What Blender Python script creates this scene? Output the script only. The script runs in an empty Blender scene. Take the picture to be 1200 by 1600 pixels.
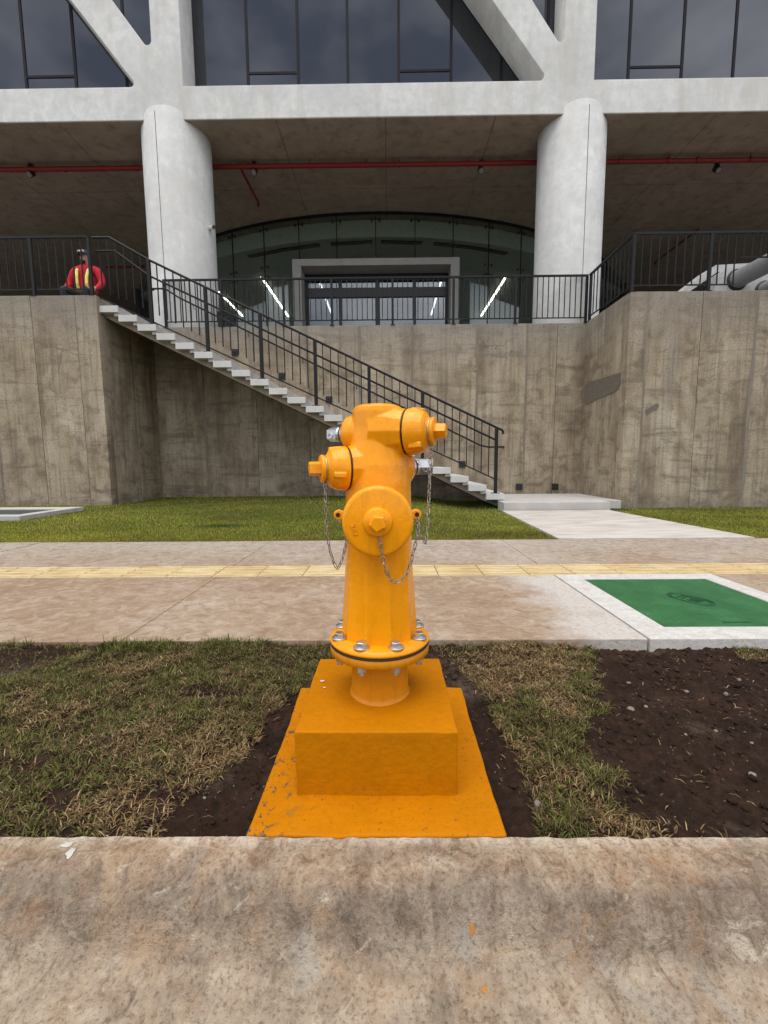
import bpy, bmesh, math, random
import numpy as np
from mathutils import Vector, Matrix
random.seed(7); RNG = np.random.default_rng(7)
SC = bpy.context.scene; COL = SC.collection
R = math.radians

# ------------------------------------------------------------------ camera
cam_d = bpy.data.cameras.new('camera'); cam = bpy.data.objects.new('camera', cam_d); COL.objects.link(cam)
cam_d.sensor_fit = 'VERTICAL'; cam_d.sensor_height = 36.0; cam_d.lens = 683.2 / 1600 * 36.0
cam_d.clip_start = 0.02; cam_d.clip_end = 2000
def cam_axes(p, r, yaw):
    f = Vector((math.sin(yaw) * math.cos(p), math.cos(yaw) * math.cos(p), -math.sin(p)))
    x = Vector((math.cos(yaw), -math.sin(yaw), 0)); u = x.cross(f)
    return x * math.cos(r) + u * math.sin(r), -x * math.sin(r) + u * math.cos(r), f
cx_, cu_, cf_ = cam_axes(0.11213, -0.00762, -0.00952)
# roll: image content climbs to the right
m = Matrix((cx_, cu_, -cf_)).transposed().to_4x4(); m.translation = Vector((0, 0, 0.75))
cam.matrix_world = m
SC.camera = cam
SC.render.resolution_x, SC.render.resolution_y = 768, 1024

# ------------------------------------------------------------------ sky, sun, exposure
SUN_EL, SUN_AZ = R(74), R(205)          # azimuth measured clockwise from +y; sun is behind the camera, a little to its left
w = bpy.data.worlds.new('World'); SC.world = w; w.use_nodes = True
nt = w.node_tree; nt.nodes.clear()
def wn(t): return nt.nodes.new(t)
wo, bg, sky = wn('ShaderNodeOutputWorld'), wn('ShaderNodeBackground'), wn('ShaderNodeTexSky')
sky.sky_type = 'NISHITA'; sky.sun_disc = False; sky.sun_elevation = SUN_EL; sky.sun_rotation = SUN_AZ
sky.air_density = 1.0; sky.dust_density = 2.0
tc, mp, nz, rp, mx = wn('ShaderNodeTexCoord'), wn('ShaderNodeMapping'), wn('ShaderNodeTexNoise'), wn('ShaderNodeValToRGB'), wn('ShaderNodeMix')
mp.inputs['Scale'].default_value = (1.0, 1.0, 2.2)
nz.inputs['Scale'].default_value = 1.9; nz.inputs['Detail'].default_value = 6; nz.inputs['Roughness'].default_value = 0.55
e = rp.color_ramp.elements
e[0].position = 0.40; e[0].color = (3.2, 3.7, 4.6, 1); e[1].position = 0.62; e[1].color = (13.0, 13.0, 13.0, 1)
mx.data_type = 'RGBA'; mx.inputs[0].default_value = 0.86
nt.links.new(tc.outputs['Generated'], mp.inputs['Vector']); nt.links.new(mp.outputs[0], nz.inputs['Vector'])
nt.links.new(nz.outputs[0], rp.inputs[0]); nt.links.new(sky.outputs[0], mx.inputs[6]); nt.links.new(rp.outputs[0], mx.inputs[7])
nt.links.new(mx.outputs[2], bg.inputs[0]); bg.inputs[1].default_value = 0.082
nt.links.new(bg.outputs[0], wo.inputs[0])
sun_d = bpy.data.lights.new('sun', 'SUN'); sun = bpy.data.objects.new('sun', sun_d); COL.objects.link(sun)
sun_d.energy = 1.5; sun_d.angle = R(58); sun_d.color = (1.0, 0.95, 0.88)
sdir = Vector((math.sin(SUN_AZ) * math.cos(SUN_EL), math.cos(SUN_AZ) * math.cos(SUN_EL), math.sin(SUN_EL)))
sun.rotation_euler = sdir.to_track_quat('Z', 'Y').to_euler()
vs = SC.view_settings
vs.view_transform = 'Standard'; vs.look = 'None'; vs.exposure = 0.92; vs.gamma = 1.0; vs.use_curve_mapping = False
SC.cycles.max_bounces = 10; SC.cycles.transparent_max_bounces = 16

# ------------------------------------------------------------------ node helper
class N:
    def __init__(s, name):
        s.m = bpy.data.materials.new(name); s.m.use_nodes = True; s.t = s.m.node_tree; s.t.nodes.clear()
        s.out = s.new('ShaderNodeOutputMaterial'); s._pos = None
    def new(s, t, **k):
        n = s.t.nodes.new(t)
        for a, b in k.items(): setattr(n, a, b)
        return n
    def put(s, sock, v):
        if v is None: return
        if isinstance(v, bpy.types.NodeSocket): s.t.links.new(v, sock)
        elif isinstance(v, (tuple, list)) and len(v) == 3 and sock.type == 'RGBA': sock.default_value = (*v, 1)
        else: sock.default_value = v
    def pos(s):
        if s._pos is None: s._pos = s.new('ShaderNodeNewGeometry').outputs['Position']
        return s._pos
    def map(s, scale=(1, 1, 1), loc=(0, 0, 0), rot=(0, 0, 0), vec=None):
        n = s.new('ShaderNodeMapping'); s.put(n.inputs[0], vec or s.pos())
        n.inputs['Scale'].default_value = scale; n.inputs['Location'].default_value = loc; n.inputs['Rotation'].default_value = rot
        return n.outputs[0]
    def noise(s, scale, detail=4, rough=0.55, vec=None, dist=0.0):
        n = s.new('ShaderNodeTexNoise'); s.put(n.inputs['Vector'], vec or s.pos())
        n.inputs['Scale'].default_value = scale; n.inputs['Detail'].default_value = detail
        n.inputs['Roughness'].default_value = rough; n.inputs['Distortion'].default_value = dist
        return n.outputs[0]
    def voro(s, scale, vec=None, feature='DISTANCE_TO_EDGE', out=0):
        n = s.new('ShaderNodeTexVoronoi', feature=feature); s.put(n.inputs['Vector'], vec or s.pos())
        n.inputs['Scale'].default_value = scale; return n.outputs[out]
    def ramp(s, fac, stops):
        n = s.new('ShaderNodeValToRGB'); s.put(n.inputs[0], fac); el = n.color_ramp.elements
        while len(el) < len(stops): el.new(0.5)
        for a, (p, c) in zip(el, stops):
            a.position = p; a.color = (c, c, c, 1) if not isinstance(c, (tuple, list)) else (*c, 1)
        return n.outputs[0]
    def mix(s, f, a, b, mode='MIX'):
        n = s.new('ShaderNodeMix', data_type='RGBA', blend_type=mode)
        s.put(n.inputs[0], f); s.put(n.inputs[6], a); s.put(n.inputs[7], b); return n.outputs[2]
    def math(s, op, a, b=None):
        n = s.new('ShaderNodeMath', operation=op); s.put(n.inputs[0], a); s.put(n.inputs[1], b); return n.outputs[0]
    def sep(s, vec=None):
        n = s.new('ShaderNodeSeparateXYZ'); s.put(n.inputs[0], vec or s.pos()); return n.outputs
    def bump(s, h, strength=0.3, dist=0.01, nrm=None):
        n = s.new('ShaderNodeBump'); s.put(n.inputs['Height'], h); n.inputs['Strength'].default_value = strength
        n.inputs['Distance'].default_value = dist
        if nrm: s.put(n.inputs['Normal'], nrm)
        return n.outputs[0]
    def rnd(s): return s.new('ShaderNodeObjectInfo').outputs['Random']
    def attr(s, name): return s.new('ShaderNodeAttribute', attribute_name=name).outputs['Color']
    def bsdf(s, col, rough=0.6, metal=0.0, nrm=None, ior=1.45, spec=0.5, emit=None, es=0.0, coat=0.0):
        b = s.new('ShaderNodeBsdfPrincipled'); s.put(b.inputs['Base Color'], col); s.put(b.inputs['Roughness'], rough)
        s.put(b.inputs['Metallic'], metal); b.inputs['IOR'].default_value = ior
        b.inputs['Specular IOR Level'].default_value = spec
        if nrm: s.put(b.inputs['Normal'], nrm)
        if coat: b.inputs['Coat Weight'].default_value = coat; b.inputs['Coat Roughness'].default_value = 0.15
        if emit: s.put(b.inputs['Emission Color'], emit); b.inputs['Emission Strength'].default_value = es
        s.t.links.new(b.outputs[0], s.out.inputs[0]); return s.m

def flat(name, col, rough=0.5, metal=0.0, **k):
    n = N(name)
    v = n.noise(14, 3); c = n.mix(n.ramp(v, [(0.3, 0.0), (0.7, 1.0)]), tuple(x * 0.86 for x in col), tuple(min(1, x * 1.1) for x in col))
    return n.bsdf(c, rough, metal, **k)

# ------------------------------------------------------------------ materials
def concrete_light(name, base, tint, contrast=1.0, rough=0.75, sc=1.0):
    n = N(name); p = n.map((sc, sc, sc))
    big = n.noise(0.9, 5, 0.6, p, 0.4); mid = n.noise(5, 6, 0.65, p, 0.3); fine = n.noise(60, 3, 0.6)
    stre = n.noise(2.2, 4, 0.6, n.map((1.6, 1.6, 0.22)))
    c = n.mix(n.ramp(big, [(0.35, 0.0), (0.68, 1.0)]), tuple(b * (1 - 0.16 * contrast) for b in base), base)
    c = n.mix(n.ramp(mid, [(0.36, 0.0), (0.64, 1.0)]), n.mix(0.5, c, tuple(b * (1 - 0.32 * contrast) for b in base)), c)
    c = n.mix(n.ramp(stre, [(0.50, 0.0), (0.72, 0.55 * contrast)]), c, tint)
    c = n.mix(n.ramp(fine, [(0.3, 0.25), (0.6, 0.0)]), c, tuple(b * 0.6 for b in base))
    pores = n.voro(34, feature='F1'); pm = n.ramp(pores, [(0.04, 0.55), (0.10, 0.0)])
    pm = n.math('MULTIPLY', pm, n.ramp(n.noise(3.0, 2), [(0.5, 0.0), (0.6, 1.0)]))
    c = n.mix(pm, c, tuple(b * 0.35 for b in base))
    nr = n.bump(n.math('ADD', n.math('MULTIPLY', fine, 0.3), mid), 0.22, 0.012)
    return n.bsdf(c, rough, 0, nr, spec=0.2)
M = {}
M['facade'] = concrete_light('pale facade concrete', (0.73, 0.73, 0.71), (0.50, 0.47, 0.42), 1.25)
M['column'] = concrete_light('pale column concrete', (0.70, 0.70, 0.685), (0.52, 0.50, 0.465), 1.15)
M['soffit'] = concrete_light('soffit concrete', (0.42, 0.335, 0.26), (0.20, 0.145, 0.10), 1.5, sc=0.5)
M['portal'] = concrete_light('portal concrete', (0.36, 0.35, 0.33), (0.25, 0.23, 0.2), 1.0)
M['step'] = concrete_light('step concrete', (0.60, 0.59, 0.57), (0.48, 0.45, 0.41), 0.7)
M['landing'] = concrete_light('landing concrete', (0.50, 0.485, 0.46), (0.38, 0.34, 0.30), 0.9)

def wall_mat():
    n = N('board formed wall concrete'); x, y, z = n.sep()
    r = n.rnd()
    off = n.new('ShaderNodeCombineXYZ'); n.put(off.inputs[0], n.math('MULTIPLY', r, 3.0)); n.put(off.inputs[2], n.math('MULTIPLY', r, 7.0))
    add = n.new('ShaderNodeVectorMath', operation='ADD'); n.put(add.inputs[0], n.pos()); n.put(add.inputs[1], off.outputs[0]); pv = add.outputs[0]
    big = n.noise(1.0, 6, 0.60, n.map((1.3, 1.3, 0.6), vec=pv), 0.7); mid = n.noise(3.4, 7, 0.60, n.map((1, 1, 1.2), vec=pv), 0.6); fine = n.noise(38, 4, 0.62, pv)
    ver = n.noise(1.7, 5, 0.58, n.map((2.2, 2.2, 0.16), vec=pv), 0.4); hor = n.noise(1.8, 5, 0.6, n.map((0.35, 0.35, 3.2), vec=pv), 0.5)
    c = n.ramp(big, [(0.28, (0.195, 0.150, 0.102)), (0.45, (0.31, 0.25, 0.176)), (0.60, (0.41, 0.342, 0.25)), (0.78, (0.50, 0.44, 0.34))])
    c = n.mix(n.ramp(mid, [(0.34, 0.55), (0.50, 0.0)]), c, (0.135, 0.103, 0.072))
    c = n.mix(n.ramp(mid, [(0.56, 0.0), (0.72, 0.55)]), c, (0.42, 0.37, 0.29))
    c = n.mix(n.ramp(ver, [(0.53, 0.0), (0.70, 0.5)]), c, (0.125, 0.095, 0.066))
    c = n.mix(n.ramp(ver, [(0.30, 0.45), (0.42, 0.0)]), c, (0.34, 0.315, 0.27))
    c = n.mix(n.ramp(hor, [(0.55, 0.0), (0.68, 0.5)]), c, (0.12, 0.098, 0.075))
    brd = n.noise(9, 4, 0.6, n.map((2.2, 2.2, 0.10), vec=pv)); c = n.mix(n.ramp(brd, [(0.38, 0.30), (0.48, 0.0)]), c, (0.11, 0.088, 0.066)); c = n.mix(n.ramp(brd, [(0.58, 0.0), (0.72, 0.25)]), c, (0.36, 0.32, 0.255))
    hl = n.noise(5.5, 4, 0.6, n.map((0.16, 0.16, 1.7), vec=pv), 0.5); c = n.mix(n.math('MULTIPLY', n.ramp(hl, [(0.61, 0.0), (0.64, 0.45), (0.67, 0.0)]), n.ramp(big, [(0.4, 0.2), (0.6, 1.0)])), c, (0.085, 0.068, 0.052))
    # greyer wash towards the coping and a darker foot, both with ragged edges
    zz = n.math('ADD', z, n.math('MULTIPLY', mid, 1.4))
    c = n.mix(n.ramp(n.math('MULTIPLY', zz, 0.2), [(0.72, 0.0), (0.9, 0.6)]), c, (0.225, 0.21, 0.19))
    c = n.mix(n.ramp(zz, [(0.55, 0.5), (0.95, 0.0)]), c, (0.12, 0.10, 0.08))
    # hairline pour joints / cracks
    w1 = n.noise(2.5, 3, 0.5, pv); wv = n.new('ShaderNodeVectorMath', operation='ADD'); n.put(wv.inputs[0], n.map((0.55, 0.55, 1.15), vec=pv))
    cmb = n.new('ShaderNodeCombineXYZ')
    for i in range(3): n.put(cmb.inputs[i], n.math('MULTIPLY', w1, 0.55))
    n.put(wv.inputs[1], cmb.outputs[0])
    ck = n.voro(0.95, wv.outputs[0]); ckm = n.ramp(ck, [(0.003, 0.35), (0.012, 0.0)])
    ckm = n.math('MULTIPLY', ckm, n.ramp(n.noise(1.3, 2, 0.5, pv), [(0.54, 0.0), (0.64, 1.0)]))
    c = n.mix(ckm, c, (0.06, 0.05, 0.042))
    c = n.mix(n.ramp(fine, [(0.32, 0.45), (0.52, 0.0)]), c, (0.09, 0.075, 0.06))
    sp = n.voro(5.5, pv, 'F1'); c = n.mix(n.math('MULTIPLY', n.ramp(sp, [(0.05, 0.8), (0.10, 0.0)]), n.ramp(n.noise(2.1, 1, 0.5, pv), [(0.52, 0.0), (0.6, 1.0)])), c, (0.07, 0.06, 0.05))
    h = n.math('SUBTRACT', n.math('ADD', mid, n.math('MULTIPLY', fine, 0.35)), ckm)
    return n.bsdf(c, 0.88, 0, n.bump(h, 0.45, 0.02), spec=0.12)
M['wall'] = wall_mat()
M['grout'] = concrete_light('grout bleed', (0.27, 0.235, 0.185), (0.17, 0.14, 0.10), 1.6, 0.85)
M['mortar'] = flat('grey repair mortar', (0.155, 0.135, 0.108), 0.9, spec=0.1)

def walk_mat(name, white=False):
    n = N(name); x, y, z = n.sep()
    big = n.noise(1.6, 6, 0.62); st = n.noise(15.0, 8, 0.74, n.map((0.95, 1.1, 1), rot=(0, 0, 0.45)), 0.8); fine = n.noise(70, 4, 0.65, n.map((0.6, 1.5, 1)))
    grain = n.noise(260, 2, 0.6)
    if white:
        c = n.mix(n.ramp(st, [(0.38, 0.0), (0.66, 1.0)]), (0.44, 0.42, 0.395), (0.60, 0.59, 0.57))
    else:
        c = n.ramp(big, [(0.3, (0.235, 0.150, 0.092)), (0.5, (0.315, 0.228, 0.158)), (0.7, (0.385, 0.318, 0.25))])
        yy = n.math('ADD', y, n.math('MULTIPLY', big, 1.6))
        c = n.mix(n.ramp(n.math('MULTIPLY', yy, 0.2), [(0.70, 0.0), (0.98, 0.8)]), c, (0.37, 0.338, 0.30))
        c = n.mix(n.ramp(st, [(0.36, 0.85), (0.53, 0.0)]), c, (0.205, 0.130, 0.080))
        c = n.mix(n.ramp(st, [(0.53, 0.0), (0.68, 0.55)]), c, (0.47, 0.395, 0.325))
        # pale cement bloom beside the utility cover
        xx = n.math('ADD', x, n.math('MULTIPLY', n.noise(4, 5), 0.7)); dx = n.math('ABSOLUTE', n.math('SUBTRACT', xx, 1.42))
        bl = n.math('MULTIPLY', n.ramp(dx, [(0.10, 0.85), (0.36, 0.0)]), n.ramp(n.math('MULTIPLY', y, 0.25), [(0.71, 1.0), (0.80, 0.25)]))
        c = n.mix(bl, c, (0.50, 0.475, 0.45))
    c = n.mix(n.ramp(fine, [(0.34, 0.55), (0.52, 0.0)]), c, (0.24, 0.185, 0.145) if not white else (0.40, 0.37, 0.34))
    c = n.mix(n.ramp(grain, [(0.36, 0.35), (0.5, 0.0)]), c, (0.2, 0.165, 0.135))
    h = n.math('ADD', n.math('MULTIPLY', st, 0.7), n.math('MULTIPLY', fine, 0.6))
    return n.bsdf(c, 0.85, 0, n.bump(h, 0.4, 0.008), spec=0.15)
M['walk'] = walk_mat('brushed pavement concrete'); M['walk_white'] = walk_mat('fresh pale cement', True)
def path_mat():
    n = N('path concrete')
    st = n.noise(3, 6, 0.65, n.map((0.5, 1.6, 1)), 0.5); fine = n.noise(60, 3)
    c = n.ramp(st, [(0.34, (0.36, 0.315, 0.27)), (0.5, (0.47, 0.44, 0.405)), (0.68, (0.55, 0.525, 0.49))])
    c = n.mix(n.ramp(fine, [(0.32, 0.4), (0.5, 0.0)]), c, (0.3, 0.26, 0.22))
    return n.bsdf(c, 0.85, 0, n.bump(st, 0.3, 0.008), spec=0.15)
M['path'] = path_mat()
def tact_mat():
    n = N('cream yellow tactile tile'); r = n.rnd()
    st = n.noise(9, 5, 0.65, n.map((0.5, 2.4, 1)), 0.4); fine = n.noise(90, 3)
    c = n.mix(r, (0.52, 0.40, 0.215), (0.57, 0.47, 0.28))
    c = n.mix(n.ramp(st, [(0.38, 0.65), (0.58, 0.0)]), c, (0.36, 0.245, 0.115))
    c = n.mix(n.ramp(st, [(0.56, 0.0), (0.72, 0.6)]), c, (0.64, 0.54, 0.33))
    c = n.mix(n.ramp(fine, [(0.34, 0.5), (0.5, 0.0)]), c, (0.38, 0.26, 0.13))
    return n.bsdf(c, 0.75, 0, n.bump(fine, 0.25, 0.004), spec=0.2)
M['tact'] = tact_mat()
def curb_mat():
    n = N('worn kerb concrete'); x, y, z = n.sep()
    big = n.noise(3.0, 6, 0.62, None, 0.5); mid = n.noise(13, 8, 0.70, n.map((0.8, 1.2, 1.2)), 0.5); rub = n.noise(22, 8, 0.74, n.map((1.15, 0.75, 0.75), rot=(0, 0, 0.6)), 1.4)
    fine = n.noise(130, 5, 0.7); grain = n.noise(380, 2)
    c = n.ramp(mid, [(0.30, (0.12, 0.088, 0.062)), (0.44, (0.25, 0.192, 0.145)), (0.56, (0.38, 0.308, 0.24)), (0.72, (0.52, 0.45, 0.365))])
    hh = n.math('ADD', n.math('MULTIPLY', z, 8.0), n.math('MULTIPLY', big, 0.55))       # height with a ragged edge
    crest = n.ramp(hh, [(0.15, 0.0), (0.29, 1.0)])
    c = n.mix(n.math('MULTIPLY', crest, 0.75), c, n.ramp(rub, [(0.32, (0.20, 0.115, 0.063)), (0.46, (0.36, 0.25, 0.165)), (0.58, (0.47, 0.38, 0.28)), (0.74, (0.62, 0.56, 0.47))]))
    face = n.math('MULTIPLY', n.ramp(hh, [(-0.0, 0.0), (0.0001, 1.0)]), n.math('SUBTRACT', 1.0, crest))
    low = n.ramp(n.math('ADD', n.math('MULTIPLY', y, 1.0), n.math('MULTIPLY', big, 0.09)), [(0.675, 1.0), (0.722, 0.0)])
    face_band = n.math('MULTIPLY', n.math('SUBTRACT', 1.0, crest), n.math('SUBTRACT', 1.0, low))  # darker band on the steep face between crest and gutter
    c = n.mix(n.math('MULTIPLY', face_band, 0.66), c, n.ramp(rub, [(0.34, (0.085, 0.066, 0.052)), (0.50, (0.185, 0.150, 0.122)), (0.66, (0.33, 0.28, 0.232))]))
    c = n.mix(n.math('MULTIPLY', low, 0.45), c, n.ramp(rub, [(0.36, (0.29, 0.235, 0.178)), (0.56, (0.48, 0.415, 0.335)), (0.7, (0.60, 0.54, 0.455))]))
    c = n.mix(n.ramp(rub, [(0.30, 0.75), (0.43, 0.0)]), c, (0.115, 0.088, 0.066))
    c = n.mix(n.ramp(n.noise(7, 5, 0.6, n.map((1, 1, 1), (3, 1, 2)), 0.5), [(0.60, 0.0), (0.70, 0.5)]), c, (0.36, 0.345, 0.32))
    c = n.mix(n.ramp(n.noise(6.5, 5, 0.62, n.map((1, 1, 1), (9, 5, 2)), 0.5), [(0.58, 0.0), (0.70, 0.6)]), c, (0.34, 0.185, 0.085))
    st1 = n.noise(4.5, 6, 0.66, n.map((1, 1, 1), (2, 7, 1)), 0.8); c = n.mix(n.ramp(st1, [(0.54, 0.0), (0.66, 0.55)]), c, (0.40, 0.275, 0.17)); c = n.mix(n.ramp(st1, [(0.34, 0.35), (0.45, 0.0)]), c, (0.15, 0.115, 0.088))
    c = n.mix(n.ramp(n.noise(11, 7, 0.72, n.map((1, 1.6, 1), (5, 2, 1)), 1.2), [(0.60, 0.0), (0.68, 0.6)]), c, (0.56, 0.51, 0.43))
    c = n.mix(n.ramp(fine, [(0.36, 0.55), (0.48, 0.0)]), c, (0.10, 0.074, 0.052))
    c = n.mix(n.ramp(fine, [(0.58, 0.0), (0.70, 0.25)]), c, (0.52, 0.46, 0.38))
    c = n.mix(n.ramp(grain, [(0.60, 0.0), (0.72, 0.18)]), c, (0.52, 0.46, 0.38))
    c = n.mix(n.math('MULTIPLY', n.ramp(n.math('ADD', y, n.math('MULTIPLY', big, 0.04)), [(0.795, 0.0), (0.82, 0.6)]), n.ramp(rub, [(0.42, 0.2), (0.55, 1.0)])), c, (0.62, 0.575, 0.50))
    c = n.mix(1.0, c, (1.20, 1.15, 1.09), 'MULTIPLY')
    h = n.math('ADD', n.math('ADD', mid, n.math('MULTIPLY', rub, 0.9)), n.math('MULTIPLY', fine, 0.75))
    return n.bsdf(c, 0.88, 0, n.bump(h, 1.0, 0.012), spec=0.12)
M['curb'] = curb_mat()
def soil_mat():
    n = N('dark brown soil')
    a = n.noise(7, 6, 0.65); b = n.noise(45, 6, 0.7); f = n.noise(220, 3)
    c = n.ramp(a, [(0.3, (0.017, 0.0080, 0.0048)), (0.55, (0.032, 0.0160, 0.0098)), (0.75, (0.052, 0.028, 0.018))])
    c = n.mix(n.ramp(b, [(0.35, 0.7), (0.55, 0.0)]), c, (0.010, 0.006, 0.004))
    c = n.mix(n.ramp(b, [(0.58, 0.0), (0.72, 0.6)]), c, (0.055, 0.034, 0.023))
    v = n.voro(130, feature='F1', out=1); vd = n.voro(130, feature='F1')
    sx = n.new('ShaderNodeSeparateColor'); n.put(sx.inputs[0], v)
    speck = n.math('MULTIPLY', n.ramp(vd, [(0.2, 1.0), (0.32, 0.0)]), n.ramp(sx.outputs[0], [(0.94, 0.0), (0.97, 0.55)]))
    c = n.mix(speck, c, (0.30, 0.26, 0.22))
    dust = n.math('MULTIPLY', n.ramp(n.noise(2.6, 5, 0.6, n.map((1, 1, 1), (4.2, 1, 0))), [(0.56, 0.0), (0.7, 0.5)]), n.ramp(b, [(0.4, 0.2), (0.6, 1.0)]))
    c = n.mix(dust, c, (0.15, 0.115, 0.088))
    return n.bsdf(c, 0.95, 0, n.bump(n.math('ADD', b, n.math('MULTIPLY', f, 0.4)), 0.9, 0.012), spec=0.2)
M['soil'] = soil_mat()
def lawn_base():
    n = N('lawn thatch'); a = n.noise(14, 5, 0.7)
    c = n.ramp(a, [(0.35, (0.022, 0.035, 0.008)), (0.6, (0.055, 0.068, 0.018)), (0.75, (0.10, 0.095, 0.035))])
    return n.bsdf(c, 0.95, 0, n.bump(a, 0.8, 0.03), spec=0.2)
M['lawn'] = lawn_base()
def blade_mat():
    n = N('grass blade'); b = n.new('ShaderNodeBsdfPrincipled'); col = n.attr('Col')
    n.put(b.inputs['Base Color'], col); b.inputs['Roughness'].default_value = 0.6; b.inputs['Specular IOR Level'].default_value = 0.12
    tr = n.new('ShaderNodeBsdfTranslucent'); n.put(tr.inputs[0], col); mxs = n.new('ShaderNodeMixShader'); mxs.inputs[0].default_value = 0.25
    n.t.links.new(b.outputs[0], mxs.inputs[1]); n.t.links.new(tr.outputs[0], mxs.inputs[2]); n.t.links.new(mxs.outputs[0], n.out.inputs[0])
    return n.m
M['blade'] = blade_mat()
M['asphalt'] = flat('road asphalt', (0.05, 0.05, 0.052), 0.9)
M['earth'] = flat('far ground', (0.16, 0.15, 0.12), 0.95)
def paint(name, base, rough, worn=False):
    n = N(name); x, y, z = n.sep()
    a = n.noise(9, 5, 0.6); b = n.noise(60, 4, 0.6); f = n.noise(260, 2)
    c = n.mix(n.ramp(a, [(0.35, 0.0), (0.65, 1.0)]), tuple(v * 0.9 for v in base), base)
    dr = n.noise(34, 4, 0.6, n.map((1.5, 1.5, 0.35)), 0.3)
    h = n.math('ADD', n.math('ADD', a, n.math('MULTIPLY', dr, 0.55 if not worn else 0.0)), n.math('MULTIPLY', b, 0.25 if not worn else 0.55))
    if worn:
        c = n.mix(n.ramp(b, [(0.36, 0.22), (0.5, 0.0)]), c, (0.27, 0.10, 0.0))
        spl = n.math('MULTIPLY', n.ramp(n.noise(75, 5, 0.72), [(0.60, 0.0), (0.66, 0.75)]), n.ramp(n.math('ADD', n.math('MULTIPLY', z, 6.0), n.math('MULTIPLY', n.noise(12, 4), 0.5)), [(0.22, 0.9), (0.5, 0.0)])); c = n.mix(spl, c, (0.12, 0.06, 0.02))
        xx = n.math('ADD', x, n.math('MULTIPLY', n.noise(18, 4), 0.12)); edge = n.ramp(n.math('ADD', n.math('MULTIPLY', xx, -1.0), 0.0), [(0.13, 0.0), (0.20, 1.0)])
        side = n.ramp(n.math('ADD', n.math('MULTIPLY', z, 10), 0.5), [(0.62, 1.0), (0.72, 0.0)])
        ch = n.math('MULTIPLY', n.ramp(n.noise(48, 6, 0.72, n.map((1, 0.7, 1)), 0.4), [(0.575, 0.0), (0.595, 1.0)]), n.math('MULTIPLY', edge, side))
        c = n.mix(ch, c, n.mix(n.ramp(f, [(0.4, 0.0), (0.6, 1.0)]), (0.06, 0.042, 0.028), (0.16, 0.115, 0.075)))
        pit = n.math('MULTIPLY', n.ramp(n.voro(26, feature='F1'), [(0.05, 0.8), (0.09, 0.0)]), n.ramp(n.noise(5, 2), [(0.55, 0.0), (0.62, 1.0)]))
        c = n.mix(pit, c, (0.26, 0.11, 0.008))
        h = n.math('SUBTRACT', h, n.math('MULTIPLY', ch, 0.6))
    if not worn:
        gr = n.math('MULTIPLY', n.ramp(n.noise(95, 5, 0.7), [(0.63, 0.0), (0.69, 0.5)]), n.ramp(n.noise(9, 3, 0.6), [(0.46, 0.0), (0.62, 1.0)])); c = n.mix(gr, c, (0.30, 0.13, 0.02))
        c = n.mix(n.ramp(dr, [(0.36, 0.35), (0.48, 0.0)]), c, tuple(v * 0.72 for v in base))
    rg = n.ramp(a, [(0.3, rough), (0.7, rough + 0.10)])
    return n.bsdf(c, rg, 0, n.bump(h, 0.42 if not worn else 0.5, 0.008), spec=0.10 if worn else 0.42)
ORANGE = (0.86, 0.315, 0.0)
M['orange'] = paint('orange yellow gloss enamel', ORANGE, 0.2)
M['orange_block'] = paint('orange yellow paint on concrete', (0.45, 0.153, 0.0), 0.55, True)
M['ochre_shaded'] = paint('ochre orange brushed enamel', (0.58, 0.205, 0.0), 0.4)  # dull ochre, with the shade on the spool put into the colour
M['black_rubber'] = flat('black rubber', (0.012, 0.011, 0.010), 0.6)
M['zinc'] = flat('zinc plated steel', (0.55, 0.56, 0.57), 0.33, 0.9)
def rust():
    n = N('tarnished chain steel'); a = n.noise(160, 4, 0.6)
    c = n.ramp(a, [(0.35, (0.15, 0.105, 0.07)), (0.52, (0.36, 0.32, 0.27)), (0.66, (0.55, 0.52, 0.47))])
    return n.bsdf(c, 0.42, 0.75)
M['chain'] = rust()
M['brass'] = flat('brass thread', (0.5, 0.34, 0.13), 0.4, 0.8)
M['rail'] = flat('dark grey powder coated steel', (0.009, 0.009, 0.0105), 0.5, spec=0.3)
M['black'] = flat('black plastic', (0.012, 0.012, 0.013), 0.4)
M['red_pipe'] = flat('red fire pipe paint', (0.20, 0.008, 0.008), 0.45)
M['steel'] = flat('dull pipe steel', (0.21, 0.22, 0.22), 0.5, 0.0)
M['white_paint'] = flat('white paint', (0.62, 0.62, 0.61), 0.5)
M['frame_grey'] = flat('pale grey frame paint', (0.40, 0.40, 0.39), 0.6)
M['mullion'] = flat('dark bronze aluminium', (0.010, 0.009, 0.013), 0.6, spec=0.2)
M['interior'] = flat('interior plaster', (0.68, 0.71, 0.68), 0.8)
M['interior_dark'] = flat('interior dark lining', (0.03, 0.032, 0.032), 0.8)
M['terrace'] = flat('terrace paving', (0.22, 0.21, 0.20), 0.8)
def green():
    n = N('green utility cover paint'); a = n.noise(6, 6, 0.65); b = n.noise(55, 4, 0.7, n.map((1, 1, 1), rot=(0, 0, 0.7)))
    c = n.mix(n.ramp(a, [(0.35, 0.0), (0.65, 1.0)]), (0.012, 0.085, 0.024), (0.024, 0.125, 0.040))
    c = n.mix(n.math('MULTIPLY', n.ramp(b, [(0.58, 0.0), (0.70, 0.6)]), n.ramp(a, [(0.4, 0.2), (0.6, 1.0)])), c, (0.20, 0.36, 0.22))
    v = n.voro(120, feature='F1'); c = n.mix(n.ramp(v, [(0.05, 0.5), (0.10, 0.0)]), c, (0.30, 0.45, 0.30))
    return n.bsdf(c, 0.5, 0, n.bump(n.math('ADD', b, n.noise(300, 2)), 0.25, 0.003))
M['green'] = green()
M['green_dark'] = flat('green cover groove', (0.006, 0.06, 0.02), 0.6)
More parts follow.
